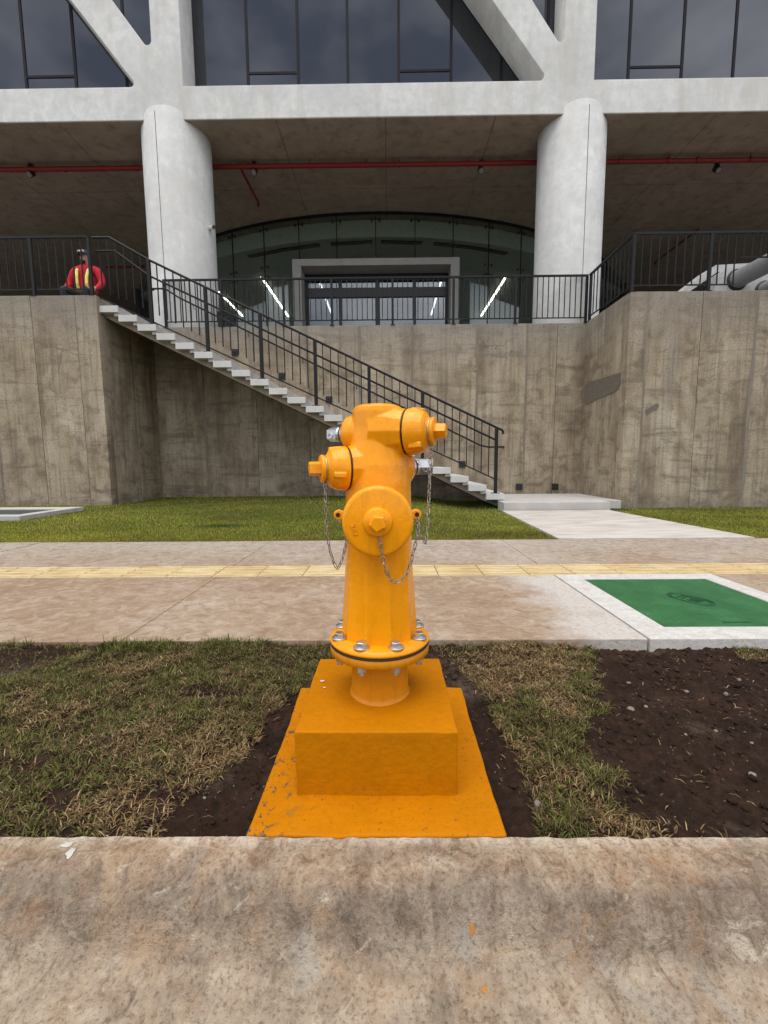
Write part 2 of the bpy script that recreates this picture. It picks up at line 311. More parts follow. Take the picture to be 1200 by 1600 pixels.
M['grate'] = flat('dark steel plate', (0.06, 0.065, 0.075), 0.45, 0.2)
def window_mat():
    n = N('dark reflective window glass'); a = n.noise(0.7, 2)
    m_ = n.bsdf((0.006, 0.007, 0.010), 0.03, 0, n.bump(a, 0.03, 0.05), ior=1.55, spec=1.0)
    for q_ in n.t.nodes:
        if q_.type == 'BSDF_PRINCIPLED': q_.inputs['Specular Tint'].default_value = (0.88, 0.91, 1.0, 1)
    return m_
M['window'] = window_mat()
def clear_glass(name, tint, ior, boost):
    n = N(name); lw = n.new('ShaderNodeLayerWeight'); lw.inputs[0].default_value = 0.5; f5 = n.math('POWER', lw.outputs['Facing'], 5.0)
    tr = n.new('ShaderNodeBsdfTransparent'); tr.inputs[0].default_value = (*tint, 1); gl = n.new('ShaderNodeBsdfGlossy')
    gl.inputs['Roughness'].default_value = 0.01; gl.inputs[0].default_value = (0.9, 0.93, 0.95, 1)
    f = n.math('ADD', n.math('MULTIPLY', f5, 0.9), 0.045 + boost); mxs = n.new('ShaderNodeMixShader'); n.put(mxs.inputs[0], f)
    n.t.links.new(tr.outputs[0], mxs.inputs[1]); n.t.links.new(gl.outputs[0], mxs.inputs[2]); n.t.links.new(mxs.outputs[0], n.out.inputs[0])
    return n.m
M['drum_glass'] = clear_glass('greenish clear glass', (0.78, 0.83, 0.80), 1.5, 0.02)
M['door_glass'] = clear_glass('coated door glass', (0.35, 0.38, 0.42), 1.5, 0.10)
def emit(name, col, s):
    n = N(name); return n.bsdf((0.8, 0.8, 0.8), 0.5, emit=col, es=s)
M['led'] = emit('lit white diffuser', (1.0, 0.97, 0.88), 6.0)
M['lens'] = flat('lamp lens', (0.16, 0.16, 0.15), 0.2)
M['red_cloth'] = flat('red work shirt', (0.42, 0.010, 0.020), 0.9)
M['trouser'] = flat('dark work trousers', (0.03, 0.034, 0.04), 0.9)
M['skin'] = flat('brown skin', (0.36, 0.19, 0.125), 0.6)
M['hivis'] = flat('hi vis yellow strap', (0.75, 0.72, 0.05), 0.7)
M['silver_tape'] = flat('pale reflective tape', (0.70, 0.70, 0.64), 0.5)
M['beard'] = flat('black hair', (0.012, 0.010, 0.009), 0.8)
M['navy'] = flat('navy patterned cap', (0.02, 0.025, 0.05), 0.8)
M['stone'] = flat('grey stone', (0.19, 0.165, 0.14), 0.9)

# ------------------------------------------------------------------ mesh helpers
W = {}                                        # world origin of each empty/thing
def meshobj(name, verts, faces, mat, smooth=False, mats=None):
    me = bpy.data.meshes.new(name); me.from_pydata([tuple(v) for v in verts], [], faces); me.update()
    for mm in (mats or [mat]): me.materials.append(mm)
    if smooth: me.polygons.foreach_set('use_smooth', [True] * len(me.polygons))
    return me
class MB:
    def __init__(s): s.v = []; s.f = []; s.sm = []
    def add(s, vs, fs, sm=False):
        o = len(s.v); s.v += [Vector(v) for v in vs]; s.f += [[i + o for i in f] for f in fs]; s.sm += [sm] * len(fs); return s
    def box(s, a, b, bev=0.0):
        bm = bmesh.new(); bmesh.ops.create_cube(bm, size=1)
        for v in bm.verts: v.co = Vector([(a[i] + b[i]) / 2 + v.co[i] * (b[i] - a[i]) for i in range(3)])
        if bev: bmesh.ops.bevel(bm, geom=list(bm.edges), offset=bev, segments=2, profile=0.6, affect='EDGES')
        bm.verts.index_update(); s.add([v.co.copy() for v in bm.verts], [[v.index for v in f.verts] for f in bm.faces]); bm.free(); return s
    def rod(s, a, b, r, n=12, r2=None, caps=True, sm=True, rot=0.0):
        a, b = Vector(a), Vector(b); d = (b - a).normalized(); u = d.orthogonal().normalized()
        if abs(d.z) < 0.99: u = (Vector((0, 0, 1)) - d * d.z).normalized()
        w_ = d.cross(u); r2 = r if r2 is None else r2; vs = []
        for p, rr in ((a, r), (b, r2)):
            for i in range(n): t = 2 * math.pi * i / n + rot; vs.append(p + (u * math.cos(t) + w_ * math.sin(t)) * rr)
        s.add(vs, [[i, (i + 1) % n, n + (i + 1) % n, n + i] for i in range(n)], sm)
        if caps: s.add(vs[:n][::-1], [list(range(n))]); s.add(vs[n:], [list(range(n))])
        return s
    def lathe(s, prof, o, d, n=48, sm=True):          # prof: (t along axis, radius)
        o, d = Vector(o), Vector(d).normalized(); u = d.orthogonal().normalized()
        if abs(d.z) < 0.99: u = (Vector((0, 0, 1)) - d * d.z).normalized()
        w_ = d.cross(u); vs = []
        for t, r in prof:
            for i in range(n): a = 2 * math.pi * i / n; vs.append(o + d * t + (u * math.cos(a) + w_ * math.sin(a)) * max(r, 1e-5))
        fs = [[k * n + i, k * n + (i + 1) % n, (k + 1) * n + (i + 1) % n, (k + 1) * n + i] for k in range(len(prof) - 1) for i in range(n)]
        s.add(vs, fs, sm); return s
    def tube(s, pts, r, n=8, sm=True, closed=False):
        pts = [Vector(p) for p in pts]; k = len(pts); vs = []; up = None
        for i, p in enumerate(pts):
            a = pts[i - 1] if (i > 0 or closed) else p; b = pts[(i + 1) % k] if (i < k - 1 or closed) else p
            d = (b - a).normalized()
            if up is None: up = d.orthogonal().normalized()
            up = (up - d * up.dot(d)).normalized(); w_ = d.cross(up)
            for j in range(n): t = 2 * math.pi * j / n; vs.append(p + (up * math.cos(t) + w_ * math.sin(t)) * r)
        m_ = k if closed else k - 1
        s.add(vs, [[i * n + j, i * n + (j + 1) % n, ((i + 1) % k) * n + (j + 1) % n, ((i + 1) % k) * n + j] for i in range(m_) for j in range(n)], sm)
        if not closed: s.add(vs[:n][::-1], [list(range(n))]); s.add(vs[-n:], [list(range(n))])
        return s
    def bar(s, a, b, wx, wz):                          # rectangular bar between two points
        a, b = Vector(a), Vector(b); d = (b - a).normalized(); up = Vector((0, 0, 1))
        if abs(d.z) > 0.95: up = Vector((0, 1, 0))
        sd = d.cross(up).normalized(); up = sd.cross(d); vs = []
        for p in (a, b):
            for i, j in ((-1, -1), (1, -1), (1, 1), (-1, 1)): vs.append(p + sd * i * wx / 2 + up * j * wz / 2)
        s.add(vs, [[0, 1, 2, 3], [7, 6, 5, 4], [0, 4, 5, 1], [1, 5, 6, 2], [2, 6, 7, 3], [3, 7, 4, 0]]); return s
    def prism(s, poly, axis, a, b):                    # poly of 2D points, extruded along axis 'x','y','z' from a to b
        def P(p, t): return {'x': (t, p[0], p[1]), 'y': (p[0], t, p[1]), 'z': (p[0], p[1], t)}[axis]
        n = len(poly); vs = [P(p, a) for p in poly] + [P(p, b) for p in poly]
        s.add(vs, [list(range(n)), list(range(2 * n - 1, n - 1, -1))] + [[i, i + n, (i + 1) % n + n, (i + 1) % n] for i in range(n)]); return s
    def mesh(s, name, mat, fix=True):
        me = bpy.data.meshes.new(name); me.from_pydata([tuple(v) for v in s.v], [], s.f); me.materials.append(mat)
        me.polygons.foreach_set('use_smooth', s.sm)
        if fix:
            bm = bmesh.new(); bm.from_mesh(me); bmesh.ops.recalc_face_normals(bm, faces=bm.faces); bm.to_mesh(me); bm.free()
        return me
def link(name, me, parent=None, loc=(0, 0, 0), rot=None):
    o = bpy.data.objects.new(name, me); COL.objects.link(o); loc = Vector(loc)
    if parent is not None: o.parent = parent; W[o.name] = loc.copy(); o.location = loc - W.get(parent.name, Vector())
    else: o.location = loc; W[o.name] = loc.copy()
    if rot is not None: o.rotation_euler = rot
    return o
def tag(o, label=None, cat=None, group=None, kind=None):
    for k, v in (('label', label), ('category', cat), ('group', group), ('kind', kind)):
        if v: o[k] = v
    return o
def thing(name, loc, label, cat, group=None): return tag(link(name, None, None, loc), label, cat, group)
def part(name, mb, mat, parent, label=None):
    o = link(name, mb.mesh(name, mat) if isinstance(mb, MB) else mb, parent)
    if label: o['label'] = label
    return o
def struct(name, mb, mat, kind='structure'):
    return tag(link(name, mb.mesh(name, mat) if isinstance(mb, MB) else mb), kind=kind)
# numpy value noise
def vnoise(x, y, seed=0):
    xi, yi = np.floor(x).astype(np.int64), np.floor(y).astype(np.int64); xf, yf = x - xi, y - yi
    def h(a, b):
        k = (a * 374761393 + b * 668265263 + seed * 974634777) & 0xffffffff
        k = ((k ^ (k >> 13)) * 1274126177) & 0xffffffff; k = k ^ (k >> 16); return (k & 0xffff) / 65535.0
    u, v = xf * xf * (3 - 2 * xf), yf * yf * (3 - 2 * yf)
    return (h(xi, yi) * (1 - u) + h(xi + 1, yi) * u) * (1 - v) + (h(xi, yi + 1) * (1 - u) + h(xi + 1, yi + 1) * u) * v
def fbm(x, y, oct=4, seed=0):
    s = 0; a = 0.5; t = 0
    for i in range(oct): s = s + a * vnoise(x * 2 ** i, y * 2 ** i, seed + i); t += a; a *= 0.5
    return s / t
def sstep(a, b, x): t = np.clip((x - a) / (b - a), 0, 1); return t * t * (3 - 2 * t)
def gz(x, y): return -0.13 * sstep(0.4, 1.7, x) * np.clip((y - 4.25) / 3.55, 0, 1)     # lawn falls away a little on the right
def grid_mesh(name, xs, ys, zf, mat):
    X, Y = np.meshgrid(xs, ys); Z = zf(X, Y); nx, ny = len(xs), len(ys)
    co = np.stack([X, Y, Z], -1).reshape(-1, 3); i = np.arange(nx * ny).reshape(ny, nx)
    q = np.stack([i[:-1, :-1], i[:-1, 1:], i[1:, 1:], i[1:, :-1]], -1).reshape(-1, 4)
    me = bpy.data.meshes.new(name); me.vertices.add(len(co)); me.vertices.foreach_set('co', co.astype(np.float32).ravel())
    me.loops.add(q.size); me.loops.foreach_set('vertex_index', q.astype(np.int32).ravel()); me.polygons.add(len(q))
    me.polygons.foreach_set('loop_start', np.arange(0, q.size, 4, dtype=np.int32))
    me.polygons.foreach_set('use_smooth', np.ones(len(q), bool)); me.update(calc_edges=True); me.validate(); me.materials.append(mat); return me

# ================================================================== GROUND
b = MB(); b.add([(-400, -400, -0.6), (400, -400, -0.6), (400, 400, -0.6), (-400, 400, -0.6)], [[0, 1, 2, 3]])
struct('ground', b, M['earth'])
b = MB(); b.add([(-60, -9, -0.125), (60, -9, -0.125), (60, 0.36, -0.125), (-60, 0.36, -0.125)], [[0, 1, 2, 3]])
struct('road', b, M['asphalt'])
# kerb and gutter, profile y -> z
CP = [(0.30, -0.115), (0.46, -0.112), (0.58, -0.104), (0.625, -0.099), (0.645, -0.091), (0.660, -0.072), (0.676, -0.046), (0.692, -0.024), (0.712, -0.010), (0.738, -0.003), (0.765, 0.0), (0.803, -0.001)]
cy_, cz_ = np.array([p[0] for p in CP]), np.array([p[1] for p in CP])
def curb_z(X, Y):
    z = np.interp(Y, cy_, cz_)
    k = np.interp(Y, [0.6, 0.64, 0.70, 0.80], [0.6, 1.3, 1.2, 0.7])
    n = (fbm(X * 9, Y * 14, 4, 3) - 0.5) * 0.010 + (fbm(X * 30 + Y * 12, Y * 22, 4, 9) - 0.5) * 0.0095 + (fbm(X * 120, Y * 120, 2, 29) - 0.5) * 0.002
    n = n + 0.0042 * sstep(0.004, -0.004, Y - 0.652 - 0.016 * (fbm(X * 7, Y * 3, 4, 52) - 0.5)) * sstep(0.36, 0.5, fbm(X * 3.3, Y, 3, 71))
    pit = -0.011 * np.clip(fbm(X * 20, Y * 22, 3, 21) - 0.66, 0, 1) / 0.3
    return z + n * k + pit
ysc = np.concatenate([np.linspace(0.30, 0.555, 14, endpoint=False), np.linspace(0.555, 0.803, 125)])
xsc = np.concatenate([[-40, -10, -4, -2.2], np.linspace(-1.25, 1.25, 520), [2.2, 4, 10, 40]])
kerb = struct('kerb', grid_mesh('kerb', xsc, ysc, curb_z, M['curb']), None)
b = MB(); b.box((-40, 0.798, -0.5), (40, 0.8035, -0.012)); struct('kerb_back', b, M['curb'])

# bare soil of the verge
def soil_z(X, Y):
    n = (fbm(X * 5, Y * 5, 3, 5) - 0.5) * 0.03 + (fbm(X * 26, Y * 26, 4, 8) - 0.5) * 0.028 + (np.clip(fbm(X * 60, Y * 60, 3, 31) - 0.52, 0, 1)) * 0.030
    base = -0.030 - 0.022 * sstep(0.45, 0.9, X) * sstep(0.9, 1.7, Y) - 0.012 * sstep(-0.55, -0.3, X) * (1 - sstep(0.26, 0.5, X))
    edge = sstep(0.80, 0.86, Y)
    return base + n * (0.35 + 0.65 * edge) + 0.012 * sstep(1.6, 1.79, Y) * (1 - sstep(0.5, 0.9, X))
xss = np.concatenate([[-40, -8, -3.5], np.linspace(-1.75, 1.75, 460), [3.5, 8, 40]]); yss = np.linspace(0.8045, 1.789, 190)
struct('soil', grid_mesh('soil', xss, yss, soil_z, M['soil']), None)

# lawn base and path
xl = np.linspace(-30, 30, 241); yl = np.linspace(4.205, 10.4, 60)
def lawn_z(X, Y): return gz(X, Y) - 0.02 + (fbm(X * 1.5, Y * 1.5, 3, 41) - 0.5) * 0.03 * sstep(4.2, 4.8, Y)
struct('lawn', grid_mesh('lawn', xl, yl, lawn_z, M['lawn']), None)
PL = lambda y: np.interp(y, [4.2, 7.9], [1.655, 2.06]); PR = lambda y: np.interp(y, [4.2, 7.9], [3.55, 3.98])
n_ = 16; vs_ = []; fs_ = []
for i in range(n_):
    y = 4.206 + (7.86 - 4.206) * i / (n_ - 1); k = sstep(4.2, 4.7, np.array(y)) * 1.0
    for x in (PL(y), PR(y)):
        z = float(-0.13 * np.clip((y - 4.25) / 3.55, 0, 1)) + 0.006
        vs_ += [(float(x), y, z), (float(x), y, z - 0.12)]
    if i:
        o = (i - 1) * 4; fs_ += [[o, o + 2, o + 6, o + 4], [o, o + 4, o + 5, o + 1], [o + 2, o + 3, o + 7, o + 6]]
fs_ += [[0, 1, 3, 2]]
b = MB(); b.add(vs_, fs_); struct('path', b, M['path'])
b = MB(); b.box((2.10, 7.90, -0.30), (4.02, 8.345, 0.015), 0.006); b.box((2.215, 8.342, -0.30), (4.445, 10.2, 0.005), 0.006)
struct('landing', b, M['landing'])

# ------------------------------------------------------------------ sidewalk
b = MB(); b.box((-60, 1.80, -0.3), (60, 4.19, -0.075)); side = struct('sidewalk', b, M['walk'])
def slab(x0, x1, y0, y1, mat=M['walk'], name='paving_slab', z=0.0):
    bb = MB(); bb.box((x0 + 0.003, y0, -0.13), (x1 - 0.003, y1, z), 0.004); return part(name, bb, mat, side)
JX = [-3.40 - 2.25 * k for k in range(4)][::-1] + [-1.15, 1.10, 3.35, 5.6, 7.85, 10.1]
COVX0, COVX1 = 1.10, 2.14
for a, c in zip(JX[:-1], JX[1:]):
    dz = random.uniform(-0.002, 0.002)
    slab(a, c, 3.166, 4.203, z=dz)
    if a == 1.10: slab(COVX1, c, 1.79, 2.854, z=dz)
    else: slab(a, c, 1.79, 2.854, z=dz)
# tactile strip: raised bars on every tile
tb = MB(); tb.box((0.003, 2.859, -0.06), (0.302, 3.161, 0.0), 0.003)
for k in range(4):
    y = 2.859 + 0.0755 * (k + 0.5); tb.box((0.014, y - 0.017, -0.004), (0.291, y + 0.017, 0.0045), 0.002)
tmesh = tb.mesh('tactile_tile', M['tact'])
for k in range(-24, 26):
    link('tactile_tile', tmesh, side, (0.335 + 0.305 * k, 0, random.uniform(-0.0015, 0.0015)))

# utility cover
uc = thing('utility_cover', (1.62, 2.33, 0), 'green painted square cover with pale cement border in the pavement', 'manhole cover')
LX0, LX1, LY0, LY1 = 1.25, 2.012, 1.925, 2.733
b = MB()
b.box((COVX0 + 0.004, 1.784, -0.14), (LX0 - 0.004, 2.854, 0.003), 0.004); b.box((LX1 + 0.004, 1.784, -0.14), (COVX1 - 0.004, 2.854, 0.003), 0.004)
b.box((LX0 - 0.006, 1.784, -0.14), (LX1 + 0.006, LY0 - 0.004, 0.0022), 0.003); b.box((LX0 - 0.006, LY1 + 0.004, -0.14), (LX1 + 0.006, 2.854, 0.0022), 0.003)
part('surround', b, M['walk_white'], uc)
b = MB(); b.box((LX0, LY0, -0.05), (LX1, LY1, 0.0), 0.003); part('lid', b, M['green'], uc)
b = MB(); c0 = Vector((1.64, 2.325, 0.001))
def stad(hw, hh, z, n=10):
    out = []
    for sx, a0 in ((1, -90), (-1, 90)):
        for i in range(n + 1):
            a = R(a0 + 180 * i / n); out.append(c0 + Vector((sx * (hw - hh) + math.cos(a) * hh, math.sin(a) * hh, z)))
    return out
b.tube(stad(0.115, 0.085, 0.0), 0.0045, 6, closed=True); b.tube(stad(0.10, 0.07, 0.0), 0.003, 6, closed=True)
for sx in (-0.055, -0.03):
    b.bar(c0 + Vector((sx, -0.035, 0)), c0 + Vector((sx, 0.035, 0)), 0.008, 0.006)
for yy in (-0.035, 0.0, 0.035): b.bar(c0 + Vector((0.0, yy, 0)), c0 + Vector((0.055, yy, 0)), 0.008, 0.006)
b.bar(c0 + Vector((-0.06, 0.035, 0)), c0 + Vector((-0.005, 0.035, 0)), 0.008, 0.006)
mr = Matrix.Translation(c0) @ Matrix.Rotation(R(-64), 4, 'Z') @ Matrix.Diagonal((1.0, 0.72, 1, 1)) @ Matrix.Translation(-c0)
b.v = [mr @ v for v in b.v]
part('emblem', b, M['green_dark'], uc)
b = MB(); b.box((1.555, 1.972, -0.002), (1.68, 1.986, 0.0015)); part('lifting_slot', b, M['green_dark'], uc)

# steel cover plate by the left wall
pc = thing('pit_cover', (-6.4, 6.9, 0), 'dark steel pit cover in raised concrete frame beside the left wall', 'pit cover')
b = MB(); b.box((-9.0, 6.05, -0.2), (-5.18, 6.26, 0.045), 0.008); b.box((-9.0, 7.06, -0.2), (-5.18, 7.36, 0.045), 0.008); b.box((-5.36, 6.262, -0.2), (-5.182, 7.058, 0.0445), 0.006)
part('frame', b, M['landing'], pc)
b = MB(); b.box((-9.0, 6.264, -0.1), (-5.364, 7.056, 0.030), 0.004); part('plate', b, M['grate'], pc)

# ================================================================== RETAINING WALLS, TERRACE
ZT = 3.82
def wall_thing(name, loc, label): return thing(name, loc, label, 'retaining wall', 'board formed terrace walls')
def panels(t, pts, z0=-0.5, g=0.004, thick=0.22, dirn='x', fixed=0.0, sgn=1):
    for a, c in zip(pts[:-1], pts[1:]):
        bb = MB(); d = random.uniform(-0.004, 0.004)
        if dirn == 'x': bb.box((a + g, fixed + d, z0), (c - g, fixed + thick, ZT + random.uniform(-0.002, 0.002)), 0.007)
        else: bb.box((fixed + d, a + g, z0), (fixed + sgn * thick, c - g, ZT), 0.007) if sgn > 0 else bb.box((fixed - thick, a + g, z0), (fixed + d, c - g, ZT), 0.007)
        part('wall_panel', bb, M['wall'], t)
    # pale grout bleed along most joints, with ragged edges
    for jx in pts[1:-1]:
        if random.random() < 0.2: continue
        wv = random.uniform(0.014, 0.03); off = random.uniform(-0.015, 0.015); L_, R_ = [], []
        zs_ = [z0 + (ZT - 0.01 - z0) * i / 40 for i in range(41)]
        for z_ in zs_:
            k_ = float(fbm(np.array(z_ * 3 + jx * 7), np.array(jx), 4, 3)) - 0.5; k2 = float(fbm(np.array(z_ * 3 + jx * 5), np.array(jx + 9), 4, 5)) - 0.5
            L_.append((jx + off - wv * (1 + 1.6 * k_), z_)); R_.append((jx + off + wv * (1 + 1.6 * k2), z_))
        b3 = MB()
        for i in range(40):
            q4 = [L_[i], R_[i], R_[i + 1], L_[i + 1]]; f0 = fixed - 0.0065 * (1 if dirn == 'x' else (1 if sgn > 0 else -1))
            b3.add([(p_[0], f0, p_[1]) if dirn == 'x' else (f0, p_[0], p_[1]) for p_ in q4], [[0, 1, 2, 3]])
        part('grout_seam', b3, M['grout'], t)
    # dark backing inside the joints
    bb = MB()
    if dirn == 'x': bb.box((pts[0] + 0.02, fixed + 0.015, z0), (pts[-1] - 0.02, fixed + thick - 0.015, ZT - 0.03))
    else:
        lo, hi = sorted((fixed + sgn * 0.015, fixed + sgn * (thick - 0.015))); bb.box((lo, pts[0] + 0.02, z0), (hi, pts[-1] - 0.02, ZT - 0.03))
    part('joint_backing', bb, M['wall'], t)
lw = wall_thing('retaining_wall', (-7, 8.29, 0), 'brown stained concrete wall left of the stairs below the seated worker')
panels(lw, [-10.6, -9.05, -8.2, -7.35, -6.5, -5.69, -5.28], dirn='x', fixed=8.29)
panels(lw, [8.512, 9.35, 10.209], dirn='y', fixed=-5.28, sgn=-1)
bw = wall_thing('retaining_wall', (0, 10.21, 0), 'long concrete wall behind the stairs under the entrance railing')
panels(bw, [-5.47, -4.2, -3.0, -1.8, -0.62, 0.58, 2.02, 3.15, 3.82, 4.63], dirn='x', fixed=10.21)
rw = wall_thing('retaining_wall', (6, 8.42, 0), 'brown concrete wall right of the landing, with a grey mortar patch')
panels(rw, [8.642, 9.34, 10.209], dirn='y', fixed=4.45, sgn=1)
panels(rw, [4.45, 4.79, 5.78, 6.77, 7.9, 9.2, 10.6], dirn='x', fixed=8.42)
def blob_patch(poly, axis, a, c): bb = MB(); bb.prism(poly, axis, a, c); return bb
part('mortar_patch', blob_patch([(8.62, 2.42), (9.2, 2.45), (9.72, 2.47), (10.02, 2.50), (10.13, 2.42), (10.15, 2.15), (10.08, 2.0), (9.85, 2.02), (9.3, 2.06), (8.75, 2.10), (8.6, 2.22)], 'x', 4.4405, 4.46), M['mortar'], rw)
part('mortar_patch', blob_patch([(4.86, 1.60), (4.95, 1.66), (5.05, 1.70), (5.09, 1.76), (5.08, 1.82), (5.00, 1.80), (4.90, 1.73), (4.84, 1.70)], 'y', 8.411, 8.43), M['mortar'], rw)
# right railing footing etc.: terrace floor
b = MB(); b.box((-40, 8.52, 3.5), (-5.51, 26, 3.80)); b.box((-5.508, 10.44, 3.5), (4.68, 26, 3.80)); b.box((4.682, 8.65, 3.5), (40, 26, 3.80))
struct('terrace_floor', b, M['terrace'])

# ================================================================== STAIRS
st = thing('staircase', (0, 9.2, 0), 'straight concrete staircase of pale slab treads descending to the right', 'staircase')
RISE, GO, NX, YF = 0.1669, 0.341, 2.22, 8.35
sb = MB(); sb.box((-GO, YF, -0.118), (0, 10.195, 0), 0.005); sb.box((-0.10, YF + 0.05, -0.172), (-0.004, 10.19, -0.116))
smesh = sb.mesh('step', M['step'])
for k in range(22): link('step', smesh, st, (NX - GO * k, 0, 0.15 + RISE * k))
b = MB(); sl = RISE / GO
def soff(x): return 0.15 - 0.20 + (NX - x) * sl
x0, x1 = NX - GO * 22 + 0.01, NX - 0.30
b.prism([(x0, soff(x0) + 0.05), (x1, soff(x1) + 0.05), (x1, soff(x1) - 0.12), (x0, soff(x0) - 0.12)], 'y', YF + 0.16, 10.192)
part('soffit_slab', b, M['soffit'], st)

# ================================================================== RAILINGS
def railing(t, path, post_at, pitch, cut=None, h=1.03, low=0.13, cap=0.05, bal=0.0085):
    """path: list of foot points; rails follow it, posts at the given arc positions, balusters between."""
    P = [Vector(p) for p in path]; L = [0]
    for a, c in zip(P[:-1], P[1:]): L.append(L[-1] + (c - a).xy.length)
    def at(s):
        s = max(0, min(L[-1], s))
        for i in range(len(P) - 1):
            if s <= L[i + 1] + 1e-9: f = (s - L[i]) / (L[i + 1] - L[i]); return P[i].lerp(P[i + 1], f)
    for nm, hh, wx, wz in (('top_rail', h, cap, 0.035), ('bottom_rail', low, 0.02, 0.022)):
        bb = MB()
        for a, c in zip(P[:-1], P[1:]):
            if cut and nm == 'bottom_rail' and c.x > cut:
                bb.bar(Vector((cut + 0.06, a.y, a.z + 0.585)), Vector((c.x, c.y, c.z + 0.585)), wx, wz); c = Vector((cut, c.y, c.z))
            bb.bar(a + Vector((0, 0, hh - wz / 2)), c + Vector((0, 0, hh - wz / 2)), wx, wz)
        part(nm, bb, M['rail'], t)
    pm = MB(); pm.box((-0.025, -0.025, 0), (0.025, 0.025, h - 0.03), 0.003); pm.box((-0.05, -0.05, 0), (0.05, 0.05, 0.008)); pme = pm.mesh('post', M['rail'])
    for s in post_at: link('post', pme, t, at(s))
    bmm = MB(); bmm.box((-bal, -bal, low - 0.01), (bal, bal, h - 0.03)); bme = bmm.mesh('baluster', M['rail'])
    bmm = MB(); bmm.box((-bal, -bal, 0.58), (bal, bal, h - 0.03)); bsh = bmm.mesh('short_baluster', M['rail'])
    for a, c in zip(post_at[:-1], post_at[1:]):
        k = max(1, round((c - a) / pitch))
        for i in range(1, k):
            p_ = at(a + (c - a) * i / k); link('baluster', bsh if cut and p_.x > cut + 0.05 else bme, t, p_)
    return at
RAILG = 'dark metal railings of the terrace and stairs'
lr = thing('railing', (-7, 8.33, ZT), 'dark railing on the left wall in front of the seated worker', 'railing', RAILG)
railing(lr, [(-10.6, 8.33, ZT), (-5.37, 8.33, ZT)], [0.0, 1.02, 2.08, 3.12, 4.17, 5.23], 0.148)
# stair railing
sr = thing('railing', (-1.5, 8.40, 2), 'dark sloping stair railing with its handrail down to the landing', 'railing', RAILG)
ys_ = 8.40
def nose(x): return 0.15 + (NX - x) * sl
foot = lambda x: (x, ys_, nose(x) + 0.045)
pxs = [-5.37, -4.345, -3.33, -2.34, -1.34, -0.34, 0.66, 2.06]
top = [(-5.345, ys_, ZT + 1.03), (-5.03, ys_, ZT + 1.03), (-4.345, ys_, nose(-4.345) + 1.10), (2.06, ys_, nose(2.06) + 1.165), (2.16, ys_, nose(2.06) + 1.12)]
b = MB(); b.tube(top + [(2.185, ys_, nose(2.06) + 1.085), (2.178, ys_, nose(2.06) + 1.045)], 0.022, 10); part('top_rail', b, M['rail'], sr)
def topz(x): return float(np.interp(x, [p[0] for p in top], [p[2] for p in top]))
def botz(x): return nose(x) + (0.19 if x > -4.9 else 0.14)
b = MB(); b.bar((-5.345, ys_, botz(-5.0) + 0.02), (2.06, ys_, botz(2.06)), 0.022, 0.024); part('bottom_rail', b, M['rail'], sr)
b = MB(); b.tube([(-5.30, ys_, ZT + 0.80), (-4.95, ys_, ZT + 0.80), (-4.345, ys_, nose(-4.345) + 0.82), (2.06, ys_, nose(2.06) + 0.93)], 0.019, 10); part('handrail', b, M['rail'], sr)
for i, x in enumerate(pxs[1:]):
    zb = 0.15 + RISE * math.floor((NX - x) / GO + 1e-6)
    bb = MB(); bb.box((x - 0.03, ys_ - 0.025, zb), (x + 0.03, ys_ + 0.025, topz(x)), 0.003); bb.box((x - 0.075, ys_ - 0.045, zb), (x + 0.075, ys_ + 0.075, zb + 0.012), 0.002)
    part('post', bb, M['rail'], sr)
for a, c in zip(pxs[:-1], pxs[1:]):
    k = round((c - a) / 0.143)
    for i in range(1, k):
        x = a + (c - a) * i / k; bb = MB(); bb.box((x - 0.0085, ys_ - 0.0085, botz(x)), (x + 0.0085, ys_ + 0.0085, topz(x))); part('baluster', bb, M['rail'], sr)
# wall handrail
wh = thing('handrail', (-1.5, 10.12, 2), 'thin dark handrail fixed to the wall behind the stairs', 'handrail')
yh = 10.12
b = MB(); hz = lambda x: nose(x) + 0.93
b.tube([(-5.2, yh + 0.08, hz(-5.0) + 0.0), (-5.2, yh, hz(-5.0)), (-4.9, yh, hz(-5.0))] + [(x, yh, hz(x)) for x in (-4.6, -2, 0, 2.12)] + [(2.30, yh, hz(2.2)), (2.62, yh, hz(2.2)), (2.66, yh + 0.03, hz(2.2)), (2.66, yh + 0.09, hz(2.2))], 0.02, 10)
part('rail', b, M['rail'], wh)
for x in (-4.3, -3.1, -1.9, -0.7, 0.5, 1.7):
    bb = MB(); bb.tube([(x, yh, hz(x) - 0.01), (x, yh, hz(x) - 0.06), (x, yh + 0.092, hz(x) - 0.08)], 0.007, 6); part('bracket', bb, M['rail'], wh)
# back and right railing
br = thing('railing', (0, 10.25, ZT), 'long dark railing on top of the back wall before the entrance', 'railing', RAILG)
railing(br, [(-5.0, 10.236, ZT), (4.46, 10.236, ZT)], [0.02, 1.3, 2.69, 3.77, 5.13, 6.49, 7.87, 9.44], 0.117)
rr = thing('railing', (6, 8.46, ZT), 'dark railing around the top of the right hand wall', 'railing', RAILG)
railing(rr, [(4.49, 10.20, ZT), (4.49, 8.46, ZT), (10.6, 8.46, ZT)], [0.05, 1.74, 3.13, 5.2, 7.3], 0.148, cut=6.36)

